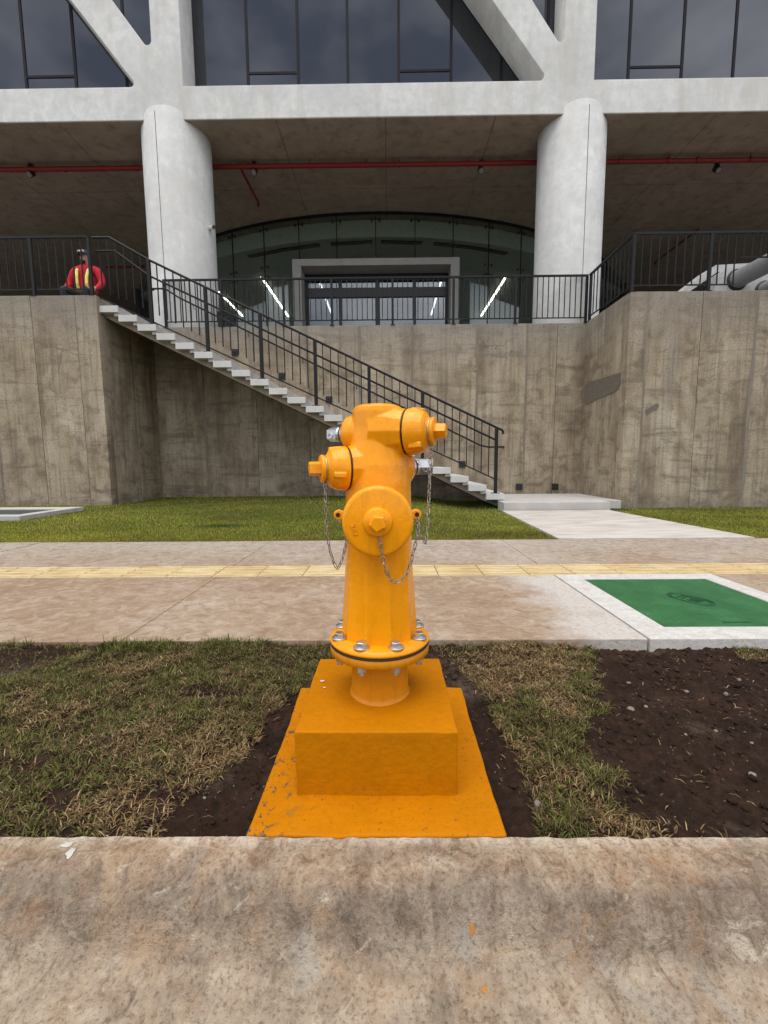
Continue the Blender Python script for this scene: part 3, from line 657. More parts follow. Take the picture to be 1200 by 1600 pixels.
# step lights
lm = MB(); lm.box((-0.075, -0.025, -0.075), (0.075, 0.0, 0.075), 0.004); lmesh = lm.mesh('step_light', M['black'])
ln = MB(); ln.box((-0.06, -0.031, 0.0), (0.06, -0.0245, 0.055), 0.003); ln.box((-0.055, -0.035, -0.03), (0.055, -0.0245, -0.012)); lnm = ln.mesh('louvre', M['black'])
spots_ = [(-3.44, 3.25, 'square black step light by the top of the stairs'), (-2.39, 2.72, 'square black step light second from the stair top'),
          (-1.33, 2.19, 'square black step light on the wall left of the hydrant top'), (-0.28, 1.66, 'square black step light behind the hydrant head'),
          (0.75, 1.15, 'square black step light just right of the hydrant'), (1.72, 0.70, 'square black step light above the lowest steps'),
          (3.05, 0.17, 'square black wall light low above the landing, left one'), (3.88, 0.165, 'square black wall light low above the landing, right one')]
for x, z, lab in spots_:
    t = tag(link('step_light', lmesh, None, (x, 10.2, z)), lab, 'wall light', 'black wall lights along the stairs'); link('louvre', lnm, t, (x, 10.2, z))
# ================================================================== OFFICE BUILDING
ob = thing('office_building', (-0.3, 10.35, ZT), 'large concrete office building with diagonal braced facade and dark windows', 'building')
def rounded(poly, rad, n=6):
    out = []; k = len(poly)
    for i in range(k):
        p0, p, p1 = Vector(poly[i - 1]), Vector(poly[i]), Vector(poly[(i + 1) % k]); r = rad[i]
        a, c = (p0 - p).normalized(), (p1 - p).normalized()
        if r < 1e-4: out.append(p); continue
        half = math.acos(max(-1, min(1, a.dot(c)))) / 2; d = r / math.tan(half); s, e_ = p + a * d, p + c * d
        cen = p + (a + c).normalized() * (r / math.sin(half)); v0, v1 = s - cen, e_ - cen
        tot = math.acos(max(-1, min(1, v0.normalized().dot(v1.normalized()))))
        for j in range(n + 1):
            f = j / n; out.append(cen + (v0 * math.sin((1 - f) * tot) + v1 * math.sin(f * tot)) / math.sin(tot))
    return out
ZB, ZM, ZU, ZR = 8.20, 8.835, 14.3, 15.2
dl = lambda z: -5.40 - (z - 8.94) * 0.775      # lower edge of left brace
dl2 = lambda z: -5.17 - (z - 9.70) * 0.745
dr = lambda z: 3.36 - (z - 9.03) * 0.80
dr2 = lambda z: 3.57 - (z - 9.70) * 0.725
holes = [
    (rounded([(-4.37, ZM), (dr(ZM) , ZM), (dr(ZU), ZU), (-4.37, ZU)], [0.01, 0.10, 0.1, 0.01])),
    (rounded([(3.82, 9.36), (3.82, ZU), (dr2(ZU), ZU)], [0.10, 0.05, 0.05])),
    (rounded([(-4.98, 9.44), (dl2(ZU), ZU), (-4.98, ZU)], [0.10, 0.05, 0.05])),
    (rounded([(-12.6, ZM), (dl(ZM), ZM), (dl(ZU), ZU), (-12.6, ZU)], [0.05, 0.09, 0.05, 0.05])),
    (rounded([(4.45, ZM), (12.0, ZM), (8.2, ZU), (4.45, ZU)], [0.01, 0.1, 0.05, 0.05])),
]
cu = bpy.data.curves.new('facade_curve', 'CURVE'); cu.dimensions = '2D'; cu.fill_mode = 'BOTH'; cu.extrude = 0.335; cu.bevel_depth = 0.012; cu.bevel_resolution = 1
for poly in [[(-24, ZB), (24, ZB), (24, ZR), (-24, ZR)]] + [[tuple(p) for p in h] for h in holes]:
    sp = cu.splines.new('POLY'); sp.points.add(len(poly) - 1)
    for q, p in zip(sp.points, poly): q.co = (p[0], p[1], 0, 1)
    sp.use_cyclic_u = True
co = bpy.data.objects.new('facade_curve', cu); COL.objects.link(co); dg = bpy.context.evaluated_depsgraph_get()
fm = bpy.data.meshes.new_from_object(co.evaluated_get(dg)); bpy.data.objects.remove(co); fm.name = 'facade_frame'
fm.transform(Matrix.Translation((0, 10.42 + 0.347, 0.75)) @ Matrix.Diagonal((1.0068, 1, 1.0068, 1)) @ Matrix.Translation((0, 0, -0.75)) @ Matrix.Rotation(R(90), 4, 'X')); fm.materials.clear(); fm.materials.append(M['facade'])
link('facade_frame', fm, ob)
# columns (round, standing slightly proud of the beam)
def column(x, r, seam):
    bb = MB(); n = 128; rows = []
    for i in range(n):
        a = 2 * math.pi * i / n; rows.append((x + r * math.cos(a), 11.03 + r * math.sin(a)))
    zt_ = [8.25 + (0.20 * (1 - (abs(px - x) / 0.60) ** 3.0) if py < 11.03 and abs(px - x) < 0.60 else 0.0) for px, py in rows]
    vs = [(px, py, 3.79) for px, py in rows] + [(px, py, z - 0.02) for (px, py), z in zip(rows, zt_)] + [(x + (px - x) * 0.985, 11.03 + (py - 11.03) * 0.985, z) for (px, py), z in zip(rows, zt_)]
    bb.add(vs, [[i, (i + 1) % n, n + (i + 1) % n, n + i] for i in range(n)] + [[n + i, n + (i + 1) % n, 2 * n + (i + 1) % n, 2 * n + i] for i in range(n)], True)
    bb.add(vs[2 * n:], [list(range(n))])
    c_ = part('column', bb, M['column'], ob)
    b2 = MB(); y_ = 11.03 - math.sqrt(r * r - (seam - x) ** 2); b2.box((seam - 0.006, y_ - 0.003, 3.82), (seam + 0.006, y_ + 0.02, 8.33)); part('seam', b2, M['mortar'], c_)
column(-4.85, 0.745, -4.98); column(4.285, 0.74, 4.36)
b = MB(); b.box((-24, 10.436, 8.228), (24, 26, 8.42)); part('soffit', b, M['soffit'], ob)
for x in np.arange(-21.6, 22, 2.4):
    bb = MB(); wq = random.uniform(0.006, 0.016); bb.prism([(x - wq, 10.45), (x + wq, 10.45), (x + wq * 0.8 + 0.01, 23.9), (x - wq * 0.8 + 0.01, 23.9)], 'z', 8.2245, 8.235); part('formwork_seam', bb, M['grout'], ob)
for y in (12.9, 15.3, 17.7):
    bb = MB(); bb.box((-23.5, y - 0.008, 8.2255), (23.5, y + 0.008, 8.236)); part('formwork_seam', bb, M['grout'], ob)
b = MB(); b.box((-24, 24.5, 3.7), (24, 25, 8.3)); part('rear_wall', b, M['interior_dark'], ob)
b = MB(); b.box((-24, 11.2, 8.42), (24, 25, 15.1)); part('upper_storey', b, M['interior_dark'], ob)
# curtain wall
def bay(x0, x1, mull, low):
    xs = [x0] + mull + [x1]
    for a, c in zip(xs[:-1], xs[1:]):
        cells = [(8.83, 9.69), (9.69, 14.3)] if any(abs(a - l) < 1e-6 for l in low) else [(8.83, 14.3)]
        for z0, z1 in cells:
            bb = MB(); tilt = random.uniform(-0.003, 0.003); bb.box((a + 0.012, 11.125 + tilt, z0 + 0.012), (c - 0.012, 11.155 + tilt, z1 - 0.012)); part('window_pane', bb, M['window'], ob)
        if len(cells) == 2: bb = MB(); bb.box((a + 0.03, 11.11, 9.665), (c - 0.03, 11.153, 9.715)); part('transom', bb, M['mullion'], ob)
    for x in mull: bb = MB(); bb.box((x - 0.03, 11.107, 8.83), (x + 0.03, 11.175, 14.3)); part('mullion', bb, M['mullion'], ob)
bay(-13, -4.6, [-11.9, -10.7, -9.5, -8.32, -7.16, -5.98, -5.3], [-8.32, -11.9])
bay(-4.6, 4.3, [-3.165, -2.0, -0.86, 0.31, 1.51, 2.66, 3.7], [-3.165, 0.31])
bay(4.3, 13, [5.56, 6.77, 7.94, 9.15, 10.35, 11.5], [5.56, 9.15])

# ---- glass drum entrance
dcx, dcy, DR = -0.32, 26.42, 12.4
gd = thing('entrance_drum', (dcx, 14.0, ZT), 'curved greenish glass entrance wall under the dark ceiling', 'glass wall')
pa = 1.19 / DR; a0 = 0.0
def dp(a, r): return (dcx + r * math.sin(a), dcy - r * math.cos(a))
def arc_box(bb, a1, a2, r, th, z0, z1):
    p, q = dp(a1, r), dp(a2, r); p2, q2 = dp(a1, r - th), dp(a2, r - th)
    bb.prism([p, q, q2, p2], 'z', z0, z1)
spid = MB()
KS = range(-10, 10)
for k in KS:
    a1, a2 = (k) * pa + 0.0005, (k + 1) * pa - 0.0005
    for z0, z1 in ((3.82, 6.745), (6.755, 8.17)):
        if z0 < 4 and -2 <= k < 2: continue
        bb = MB(); arc_box(bb, a1, a2, DR, 0.02, z0, z1); part('glass_panel', bb, M['drum_glass'], gd)
for k in range(-8, 9):
    x, y = dp(k * pa, DR); bb = MB(); bb.box((x - 0.012, y - 0.008, 3.82 if abs(k) > 2 else 6.6), (x + 0.012, y + 0.05, 8.24)); part('joint_fin', bb, M['mullion'], gd)
    for z in (8.0, 6.9, 6.6):
        if abs(k) <= 2 and z < 7.5: continue
        for s in (-1, 1):
            x2, y2 = dp(k * pa + s * 0.115 / DR, DR); spid.rod((x2, y2 - 0.03, z), (x2, y2 + 0.05, z), 0.035, 10); spid.rod((x, y + 0.03, z + 0.04), (x2, y2 + 0.03, z), 0.012, 6)
o = tag(part('spider_fittings', spid, M['black'], gd), kind='stuff')
bb = MB()
for k in range(-16, 16): arc_box(bb, k * pa / 2, (k + 1) * pa / 2, DR + 0.02, 0.06, 8.165, 8.245)
part('head_channel', bb, M['mullion'], gd)
bb = MB()
for k in range(-16, 16): arc_box(bb, k * pa / 2, (k + 1) * pa / 2, DR - 0.45, 0.1, 7.74, 8.24)
part('bulkhead', bb, M['interior'], gd)
bb = MB(); bb.prism([dp(k * pa / 2, DR - 0.56) for k in range(-16, 17)] + [(9.98, 19.6), (9.98, 24.19), (-10.58, 24.19), (-10.58, 19.6)], 'z', 7.9, 8.0); part('inner_ceiling', bb, M['interior'], gd)
bb = MB(); bb.box((-10.6, 24.2, 3.8), (10.0, 24.45, 8.0)); part('inner_wall', bb, M['interior'], gd)
bb = MB(); bb.box((-10.75, 19.5, 3.8), (-10.605, 24.45, 8.2)); part('partition', bb, M['interior_dark'], gd)
bb = MB(); bb.box((10.005, 19.5, 3.8), (10.15, 24.45, 8.2)); part('partition', bb, M['interior_dark'], gd)
for k in (-2.35, -0.75, 0.75, 2.35, 3.6, -3.6):
    bb = MB(); arc_box(bb, (k - 0.62) * pa, (k + 0.62) * pa, DR - 1.0, 0.16, 7.86, 7.905); part('air_slot', bb, M['black'], gd)
# ---- portal and doors
pt = thing('entrance_portal', (-0.31, 13.4, ZT), 'square concrete door surround with black framed glass doors', 'entrance')
X0, X1, ZP = -2.73, 2.11, 6.62
b = MB(); b.box((X0, 13.35, ZT - 0.02), (X0 + 0.25, 14.6, ZP), 0.006); b.box((X1 - 0.25, 13.35, ZT - 0.02), (X1, 14.6, ZP), 0.006); b.box((X0 + 0.251, 13.35, ZP - 0.19), (X1 - 0.251, 14.6, ZP - 0.001), 0.006)
part('surround', b, M['portal'], pt)
b = MB(); b.box((X0 + 0.251, 13.93, 6.24), (X1 - 0.251, 14.1, ZP - 0.192)); part('lintel', b, M['black'], pt)
b = MB(); b.box((X0 + 0.251, 13.92, 5.76), (X1 - 0.251, 14.06, 6.03)); part('transom_bar', b, M['black'], pt)
for x, w_ in ((X0 + 0.29, 0.08), (-1.42, 0.09), (-0.28, 0.14), (0.85, 0.09), (X1 - 0.29, 0.08)):
    bb = MB(); bb.box((x - w_ / 2, 13.94, ZT), (x + w_ / 2, 14.04, 6.24)); part('door_post', bb, M['black'], pt)
xs_ = [X0 + 0.33, -1.465, -0.35, 0.805, X1 - 0.33]; xe_ = [-1.465, -0.35, 0.805, X1 - 0.33]
for a, c in zip([X0 + 0.33, -1.375, -0.21, 0.895], [-1.465, -0.35, 0.805, X1 - 0.33]):
    bb = MB(); bb.box((a + 0.003, 13.98, ZT + 0.01), (c - 0.003, 13.995, 5.758)); part('door_pane', bb, M['door_glass'], pt)
    bb = MB(); bb.box((a + 0.003, 13.98, 6.032), (c - 0.003, 13.995, 6.238)); part('transom_pane', bb, M['door_glass'], pt)
# ---- lit linear lamps on the inner ceiling
for x, y0, y1, lab in ((-6.98, 19.0, 22.1, 'lit linear ceiling lamp behind glass, beside the left column'), (-4.8, 17.6, 22.2, 'lit linear ceiling lamp in the glass left of the portal'), (-2.65, 18.0, 22.1, 'lit linear ceiling lamp seen in the left door glass'),
                  (2.15, 18.1, 22.2, 'lit linear ceiling lamp seen in the right door glass'), (4.62, 17.8, 22.4, 'lit linear ceiling lamp in the glass right of the portal')):
    t = thing('linear_lamp', (x, y0, 7.85), lab, 'ceiling lamp', 'lit linear lamps inside the entrance')
    bb = MB(); bb.box((x - 0.06, y0, 7.87), (x + 0.06, y1, 7.899)); part('housing', bb, M['white_paint'], t)
    bb = MB(); bb.box((x - 0.032, y0 + 0.02, 7.85), (x + 0.032, y1 - 0.02, 7.869)); part('diffuser', bb, M['led'], t)
# ---- fire pipes and ceiling gear
fp = thing('fire_pipe', (0, 11.65, 8.05), 'long red fire pipe running under the concrete ceiling', 'pipe')
b = MB(); b.rod((-24, 11.65, 8.06), (24, 11.72, 8.06), 0.055, 14); part('pipe', b, M['red_pipe'], fp)
for x in (-9.9, -8.9, -8.0, -7.05, -6.2, -3.4, -1.9, -0.5, 0.3, 1.2, 2.0, 3.0, 5.7, 6.9, 7.6, 8.9):
    bb = MB(); bb.rod((x, 11.68, 8.06), (x + 0.05, 11.68, 8.06), 0.066, 14)
    if int(x * 10) % 2: bb.rod((x + 0.025, 11.68, 8.1), (x + 0.025, 11.68, 8.21), 0.008, 6)
    part('coupling', bb, M['red_pipe'], fp)
for (a, c, lab) in (((-3.63, 11.75, 8.08), (-3.62, 13.25, 8.10), 'thin dark red branch pipe right of the left column'), ((10.0, 15.0, 8.1), (10.0, 17.3, 8.1), 'thin branch pipe under the ceiling behind the right railing')):
    t = thing('branch_pipe', a, lab, 'pipe'); bb = MB(); bb.rod(a, c, 0.028, 10); part('pipe', bb, M['red_pipe'], t); bb = MB(); bb.rod(c, (c[0], c[1], c[2] - 0.10), 0.03, 10); part('sprinkler_head', bb, M['red_pipe'], t)
t = thing('branch_pipe', (-5, 17, 8.05), 'thin red pipe far under the ceiling left of the left column', 'pipe'); bb = MB(); bb.rod((-10.5, 17.2, 8.1), (-6.2, 17.2, 8.1), 0.04, 10); part('pipe', bb, M['red_pipe'], t)
for x, y, lab in ((-8.86, 11.72, 'black ceiling spotlight under the red pipe at far left'), (-3.28, 11.76, 'black ceiling spotlight just right of the left column'), (2.37, 11.82, 'black ceiling spotlight just left of the right column'), (8.29, 11.92, 'black ceiling spotlight at far right above the railing')):
    t = thing('ceiling_spotlight', (x, y, 8.2), lab, 'spotlight', 'black ceiling spotlights')
    bb = MB(); bb.box((x - 0.05, y - 0.03, 8.06), (x + 0.05, y + 0.03, 8.205)); part('bracket', bb, M['black'], t)
    bb = MB(); bb.rod((x, y + 0.05, 8.04), (x, y - 0.07, 7.93), 0.075, 16); part('housing', bb, M['black'], t)
    bb = MB(); bb.rod((x, y - 0.0705, 7.9295), (x, y - 0.075, 7.925), 0.06, 16); part('lens', bb, M['lens'], t)
t = thing('security_camera', (-4.15, 10.9, 6.2), 'small white bullet security camera on the left column', 'security camera')
bb = MB(); bb.rod((-4.165, 10.9, 6.22), (-4.10, 10.88, 6.22), 0.035, 12); part('mount', bb, M['white_paint'], t)
bb = MB(); bb.rod((-4.14, 10.86, 6.22), (-3.99, 10.74, 6.19), 0.045, 14); part('housing', bb, M['white_paint'], t)
bb = MB(); bb.rod((-3.992, 10.742, 6.19), (-3.975, 10.728, 6.187), 0.038, 14); part('lens', bb, M['black'], t)
t = thing('floor_box', (-3.8, 10.62, ZT), 'small dark box on the terrace floor at the foot of the left column', 'box')
bb = MB(); bb.box((-3.93, 10.55, 3.80), (-3.70, 10.8, 4.28), 0.01); part('case', bb, M['black'], t); bb = MB(); bb.box((-3.91, 10.54, 4.16), (-3.72, 10.552, 4.25)); part('vent', bb, M['rail'], t)
# ---- big pipes and white frame on the right terrace
for px_, pz_, pr_, lab in ((7.27, 4.47, 0.175, 'upper of two big grey pipes passing over the right hand wall'), (7.86, 4.24, 0.17, 'lower of two big grey pipes passing over the right hand wall')):
    t = thing('steel_pipe', (px_, 9.6, pz_), lab, 'pipe', 'big grey pipes on the right terrace')
    bb = MB(); bb.rod((px_, 9.61, pz_), (px_, 7.9, pz_), pr_, 32); part('tube', bb, M['steel'], t)
    bb = MB(); bb.lathe([(0, pr_ - 0.01), (0, pr_ + 0.045), (0.012, pr_ + 0.04), (0.012, pr_ - 0.01)], (px_ - 0.01, 9.60, pz_ - 0.01), (0, -1, 0), 32); part('hole_shadow', bb, M['black'], t)  # black ring painted as the shadow gap where the pipe leaves the panel
t = thing('white_frame', (7, 9.9, ZT), 'white sloping frame behind the grey pipes on the right terrace', 'frame')
bb = MB(); bb.prism([(5.6, 3.8), (6.2, 4.27), (6.98, 4.86), (8.9, 4.94), (8.9, 4.80), (7.02, 4.72), (6.35, 4.25), (5.85, 3.8)], 'y', 9.85, 10.4); part('bow', bb, M['frame_grey'], t)
bb = MB(); bb.prism([(6.8, 3.8), (6.83, 4.56), (7.05, 4.70), (8.9, 4.78), (8.9, 3.8)], 'y', 9.6, 9.84); part('side_panel', bb, M['frame_grey'], t)

# ================================================================== PERSON
HP = Vector((-6.08, 9.28, ZT))
t = thing('concrete_block', (HP.x, HP.y + 0.05, 3.80), 'low concrete block the worker in red sits on', 'seat')
bb = MB(); bb.box((HP.x - 0.25, HP.y - 0.12, 3.802), (HP.x + 0.25, HP.y + 0.25, 4.06), 0.01); part('block', bb, M['portal'], t)
def skin_mesh(name, verts, edges, radii, root=0, sub=2):
    me = bpy.data.meshes.new(name); me.from_pydata(verts, edges, []); o = bpy.data.objects.new(name, me); COL.objects.link(o)
    md = o.modifiers.new('s', 'SKIN'); md.use_smooth_shade = True
    for i, r in enumerate(radii):
        sv = me.skin_vertices[0].data[i]; sv.radius = r if isinstance(r, tuple) else (r, r); sv.use_root = (i == root)
    md2 = o.modifiers.new('d', 'SUBSURF'); md2.levels = sub; md2.render_levels = sub
    dg = bpy.context.evaluated_depsgraph_get(); out = bpy.data.meshes.new_from_object(o.evaluated_get(dg)); bpy.data.objects.remove(o); out.name = name; return out
pv, pe, prd = [], [], []
def J(p, r, parent=None):
    pv.append((HP.x + p[0], HP.y + p[1], HP.z + p[2])); prd.append(r)
    if parent is not None: pe.append((parent, len(pv) - 1))
    return len(pv) - 1
pel = J((0, 0.05, 0.36), (0.17, 0.13)); be = J((0, 0.03, 0.52), (0.175, 0.145), pel); ch = J((0, 0.02, 0.72), (0.205, 0.135), be); sh = J((0, 0.02, 0.86), (0.11, 0.085), ch)
nk = J((0, 0.0, 0.94), 0.058, sh); h1 = J((0, -0.02, 1.02), (0.075, 0.085), nk); h2 = J((0, -0.015, 1.12), (0.08, 0.092), h1); h3 = J((0, -0.005, 1.19), (0.065, 0.075), h2)
for s in (-1, 1):
    a = J((s * 0.235, 0.02, 0.835), 0.092, sh); el = J((s * 0.335, -0.02, 0.58), 0.066, a); wr = J((s * 0.315, -0.20, 0.41), 0.044, el); hd = J((s * 0.27, -0.30, 0.36), (0.042, 0.03), wr)
    for k in range(4):
        f1 = J((s * (0.245 + 0.018 * k) , -0.345, 0.35), 0.011, hd); J((s * (0.243 + 0.018 * k), -0.375, 0.325), 0.009, f1)
    tb_ = J((s * 0.235, -0.30, 0.375), 0.012, hd); J((s * 0.215, -0.325, 0.36), 0.010, tb_)
    hip = J((s * 0.10, -0.02, 0.33), 0.092, pel); kn = J((s * 0.22, -0.42, 0.36), 0.066, hip); an = J((s * 0.20, -0.36, 0.07), 0.045, kn); J((s * 0.21, -0.50, 0.035), 0.038, an)
pm_ = skin_mesh('body', pv, pe, prd)
for k in ('red_cloth', 'trouser', 'skin'): pm_.materials.append(M[k])
for f in pm_.polygons:
    c = f.center - HP; mi = 0
    if c.z > 0.955: mi = 2
    elif c.y < -0.24 and abs(c.x) > 0.19 and c.z > 0.30 and c.y > -0.40 and c.z < 0.45 and abs(c.x) > 0.20 and c.z > 0.335: mi = 2
    elif c.z < 0.40: mi = 1
    f.material_index = mi
pr = thing('person', (HP.x, HP.y, 3.82), 'worker in red shirt, yellow braces and dark cap sitting behind the left railing', 'person')
link('body', pm_, pr)
def q(x, y, z): return HP + Vector((x, y, z))
bb = MB(); bb.lathe([(-0.005, 0.098), (0.03, 0.098), (0.07, 0.09), (0.10, 0.06), (0.113, 0.0)], q(0, -0.015, 1.115), (0, 0, 1), 24); bb.box(q(-0.07, -0.175, 1.108), q(0.07, -0.09, 1.122), 0.006); part('cap', bb, M['navy'], pr)
bb = MB()
for s in (-1, 1): bb.tube([q(s * 0.035 + 0.024 * math.cos(k * 0.628), -0.116, 1.155 + 0.02 * math.sin(k * 0.628)) for k in range(10)], 0.006, 6, closed=True)
part('goggles', bb, M['silver_tape'], pr)
bb = MB(); bb.lathe([(-0.05, 0.015), (-0.03, 0.04), (-0.005, 0.052), (0.01, 0.045)], q(0, -0.062, 0.99), (0, 0, 1), 18); part('beard', bb, M['beard'], pr)
bb = MB(); bb.lathe([(0, 0.006), (0.02, 0.014), (0.045, 0.007)], q(0, -0.108, 1.03), (0, 0.25, 1), 10); part('nose', bb, M['skin'], pr)
bb = MB(); bb.box(q(-0.025, -0.122, 0.998), q(0.025, -0.11, 1.006), 0.002); part('mouth', bb, flat('lips', (0.20, 0.07, 0.06), 0.6), pr)
for s in (-1, 1):
    bb = MB(); bb.rod(q(s * 0.03, -0.104, 1.075), q(s * 0.03, -0.094, 1.075), 0.011, 10); part('eye', bb, M['beard'], pr)
    bb = MB(); bb.lathe([(-0.028, 0.004), (0, 0.012), (0.028, 0.008)], q(s * 0.083, -0.005, 1.06), (0, 0, 1), 10); part('ear', bb, M['skin'], pr)
    pts = [(s * 0.105, 0.12, 0.80), (s * 0.115, 0.06, 0.885), (s * 0.118, -0.03, 0.885), (s * 0.115, -0.105, 0.80), (s * 0.10, -0.145, 0.66), (s * 0.095, -0.155, 0.52), (s * 0.09, -0.12, 0.42)]
    bb = MB(); b2 = MB()
    for a, c in zip(pts[:-1], pts[1:]):
        bb.bar(q(*a), q(*c), 0.050, 0.022)
    part('brace', bb, M['hivis'], pr)
    for a, c in zip(pts[1:-1], pts[2:]): b2.bar(q(*a) + Vector((0, -0.008, 0.002)), q(*c) + Vector((0, -0.008, 0.002)), 0.010, 0.024)
    part('reflective_tape', b2, M['silver_tape'], pr)
# ================================================================== HYDRANT PLINTH
bx0, bx1, by0, by1, bz = -0.212, 0.1525, 0.912, 1.279, 0.155
pl = thing('hydrant_plinth', (-0.03, 1.09, 0), 'orange painted concrete plinth of block and slab under the hydrant', 'plinth')
def rough_box(a, bq, bev, amp, seed, cuts=14):
    bm = bmesh.new(); bmesh.ops.create_cube(bm, size=1)
    for v in bm.verts: v.co = Vector([(a[i] + bq[i]) / 2 + v.co[i] * (bq[i] - a[i]) for i in range(3)])
    bmesh.ops.bevel(bm, geom=list(bm.edges), offset=bev, segments=3, profile=0.6, affect='EDGES')
    bmesh.ops.subdivide_edges(bm, edges=[e for e in bm.edges if e.calc_length() > 0.08], cuts=cuts, use_grid_fill=True)
    P_ = np.array([v.co[:] for v in bm.verts])
    d = np.stack([fbm(P_[:, 1] * 22 + 7, P_[:, 2] * 22 + P_[:, 0] * 9, 4, seed + i * 3) - 0.5 for i in range(3)], -1) * amp
    d2 = np.stack([fbm(P_[:, 0] * 16 + i * 5, P_[:, 1] * 16 + P_[:, 2] * 11, 4, seed + 31 + i) - 0.5 for i in range(3)], -1) * amp
    for v, k in zip(bm.verts, d + d2): v.co += Vector(k)
    me = bpy.data.meshes.new('b'); bm.to_mesh(me); bm.free(); me.polygons.foreach_set('use_smooth', [True] * len(me.polygons)); me.materials.append(M['orange_block']); return me
def taper_slab():
    me = rough_box((-0.292, 0.806, -0.16), (0.236, 1.392, 0.0015), 0.007, 0.006, 5, 22); me.name = 'slab'
    for v in me.vertices:
        if v.co.y > 1.2: v.co.x += (-0.006 if v.co.x < 0 else 0.006) * (v.co.y - 1.2) / 0.19
    return me
link('slab', taper_slab(), pl)
me = rough_box((bx0, by0, -0.02), (bx1, by1, bz), 0.004, 0.0035, 11, 16); me.name = 'block'; link('block', me, pl)
bb = MB()
for x, y, r in ((-0.183, 1.135, 0.006), (-0.172, 1.10, 0.0035)): bb.add([(x + r * math.cos(i) * (1 + 0.3 * math.sin(3 * i)), y + 0.8 * r * math.sin(i), bz + 0.0035) for i in [k * 0.785 for k in range(8)]], [list(range(8))])
part('paint_chip', bb, M['white_paint'], pl)

# ================================================================== FIRE HYDRANT
HX, HY = -0.0245, 1.0955
hy = thing('fire_hydrant', (HX, HY, bz), 'orange yellow three outlet fire hydrant standing on its painted plinth', 'fire hydrant')
C0 = Vector((HX, HY, 0))
th = R(20); dL = Vector((-math.cos(th), -math.sin(th), 0)); dR = Vector((math.cos(th), -math.sin(th), 0)); dF = Vector((0.01, -1, 0)).normalized()
zL, zR, zF = 0.737, 0.823, 0.620
def remesh(parts_mb, voxel, smooth_it, name):
    me = parts_mb.mesh('tmp', M['orange']); o = bpy.data.objects.new('tmp', me); COL.objects.link(o)
    md = o.modifiers.new('r', 'REMESH'); md.mode = 'VOXEL'; md.voxel_size = voxel; md.use_smooth_shade = True
    m2 = o.modifiers.new('s', 'SMOOTH'); m2.factor = 0.5; m2.iterations = smooth_it
    dg = bpy.context.evaluated_depsgraph_get(); out = bpy.data.meshes.new_from_object(o.evaluated_get(dg)); bpy.data.objects.remove(o)
    out.name = name; out.materials.clear(); out.materials.append(M['orange']); return out
bb = MB()
# barrel with flutes fading upwards
prof = [(0.300, 0.0), (0.300, 0.0935), (0.335, 0.0925), (0.40, 0.0895), (0.46, 0.0865), (0.52, 0.084), (0.60, 0.0825), (0.70, 0.0815), (0.745, 0.079), (0.775, 0.072), (0.80, 0.066), (0.83, 0.063), (0.872, 0.0615), (0.884, 0.058), (0.889, 0.048), (0.891, 0.0)]
n = 240; vs = []
for z, r in prof:
    k = 1 - float(sstep(0.33, 0.56, np.array(z)))
    for i in range(n):
        a = 2 * math.pi * i / n; seg = 2 * math.pi / 10; la = (a + 1.585 + seg / 2) % seg - seg / 2
        rr_ = r * (1 - 0.055 * k + 0.105 * k * abs(2 * la / seg) ** 2.2)
        vs.append((HX + rr_ * math.cos(a), HY + rr_ * math.sin(a), z))
bb.add(vs, [[k * n + i, k * n + (i + 1) % n, (k + 1) * n + (i + 1) % n, (k + 1) * n + i] for k in range(len(prof) - 1) for i in range(n)], True)
for d, z, dist, r0, r1 in ((dL, zL, 0.079, 0.050, 0.0535), (dR, zR, 0.076, 0.052, 0.0555)):
    o_ = C0 + Vector((0, 0, z))
    bb.lathe([(0, 0), (0, r0 * 1.36), (0.040, r0 * 1.28), (dist - 0.010, r1 * 1.02), (dist, r1), (dist, 0)], o_, d, 12, False)
    bb.lathe([(0, 0), (0, 0.047), (0.062, 0.047), (0.078, 0.043), (0.088, 0.032), (0.091, 0.0)], o_, -d, 40)
o_ = C0 + Vector((0, 0, zF))
bb.lathe([(0, 0), (0, 0.074), (0.105, 0.072), (0.1055, 0)], o_, dF, 48)
for s in (-1, 1):
    bb.lathe([(0, 0), (0, 0.0125), (0.008, 0.0125), (0.008, 0)], o_ + Vector((s * 0.0885, -0.094, 0.012)), (0, -1, 0), 20)
    bb.box(o_ + Vector((s * 0.081 - 0.008, -0.102, 0.003)), o_ + Vector((s * 0.081 + 0.008, -0.09, 0.021)))
part('barrel', remesh(bb, 0.0023, 5, 'barrel'), None, hy)
for s in (-1, 1):
    bb = MB(); bb.rod(o_ + Vector((s * 0.0905, -0.1035, 0.012)), o_ + Vector((s * 0.0905, -0.1005, 0.012)), 0.0052, 14); part('chain_eye', bb, M['black_rubber'], hy)
# base spool, flanges, gasket
bb = MB(); bb.lathe([(0.150, 0.081), (0.156, 0.079), (0.160, 0.0752), (0.166, 0.0738), (0.262, 0.0735), (0.270, 0.076)], C0, (0, 0, 1), 64); part('spool', bb, M['ochre_shaded'], hy)
def ring(name, z0, z1, r, mat, ch=0.003, inner=0.05):
    b_ = MB(); b_.lathe([(z0, inner), (z0, r - ch * 0.5), (z0 + ch * 0.5, r), (z1 - ch, r), (z1, r - ch), (z1 + 0.0005, inner)], C0, (0, 0, 1), 72); return part(name, b_, mat, hy)
ring('lower_flange', 0.2705, 0.2925, 0.1275, M['ochre_shaded'], 0.003)
ring('gasket', 0.2922, 0.2962, 0.1285, M['black_rubber'], 0.001)
ring('upper_flange', 0.296, 0.3135, 0.1285, M['orange'], 0.009)
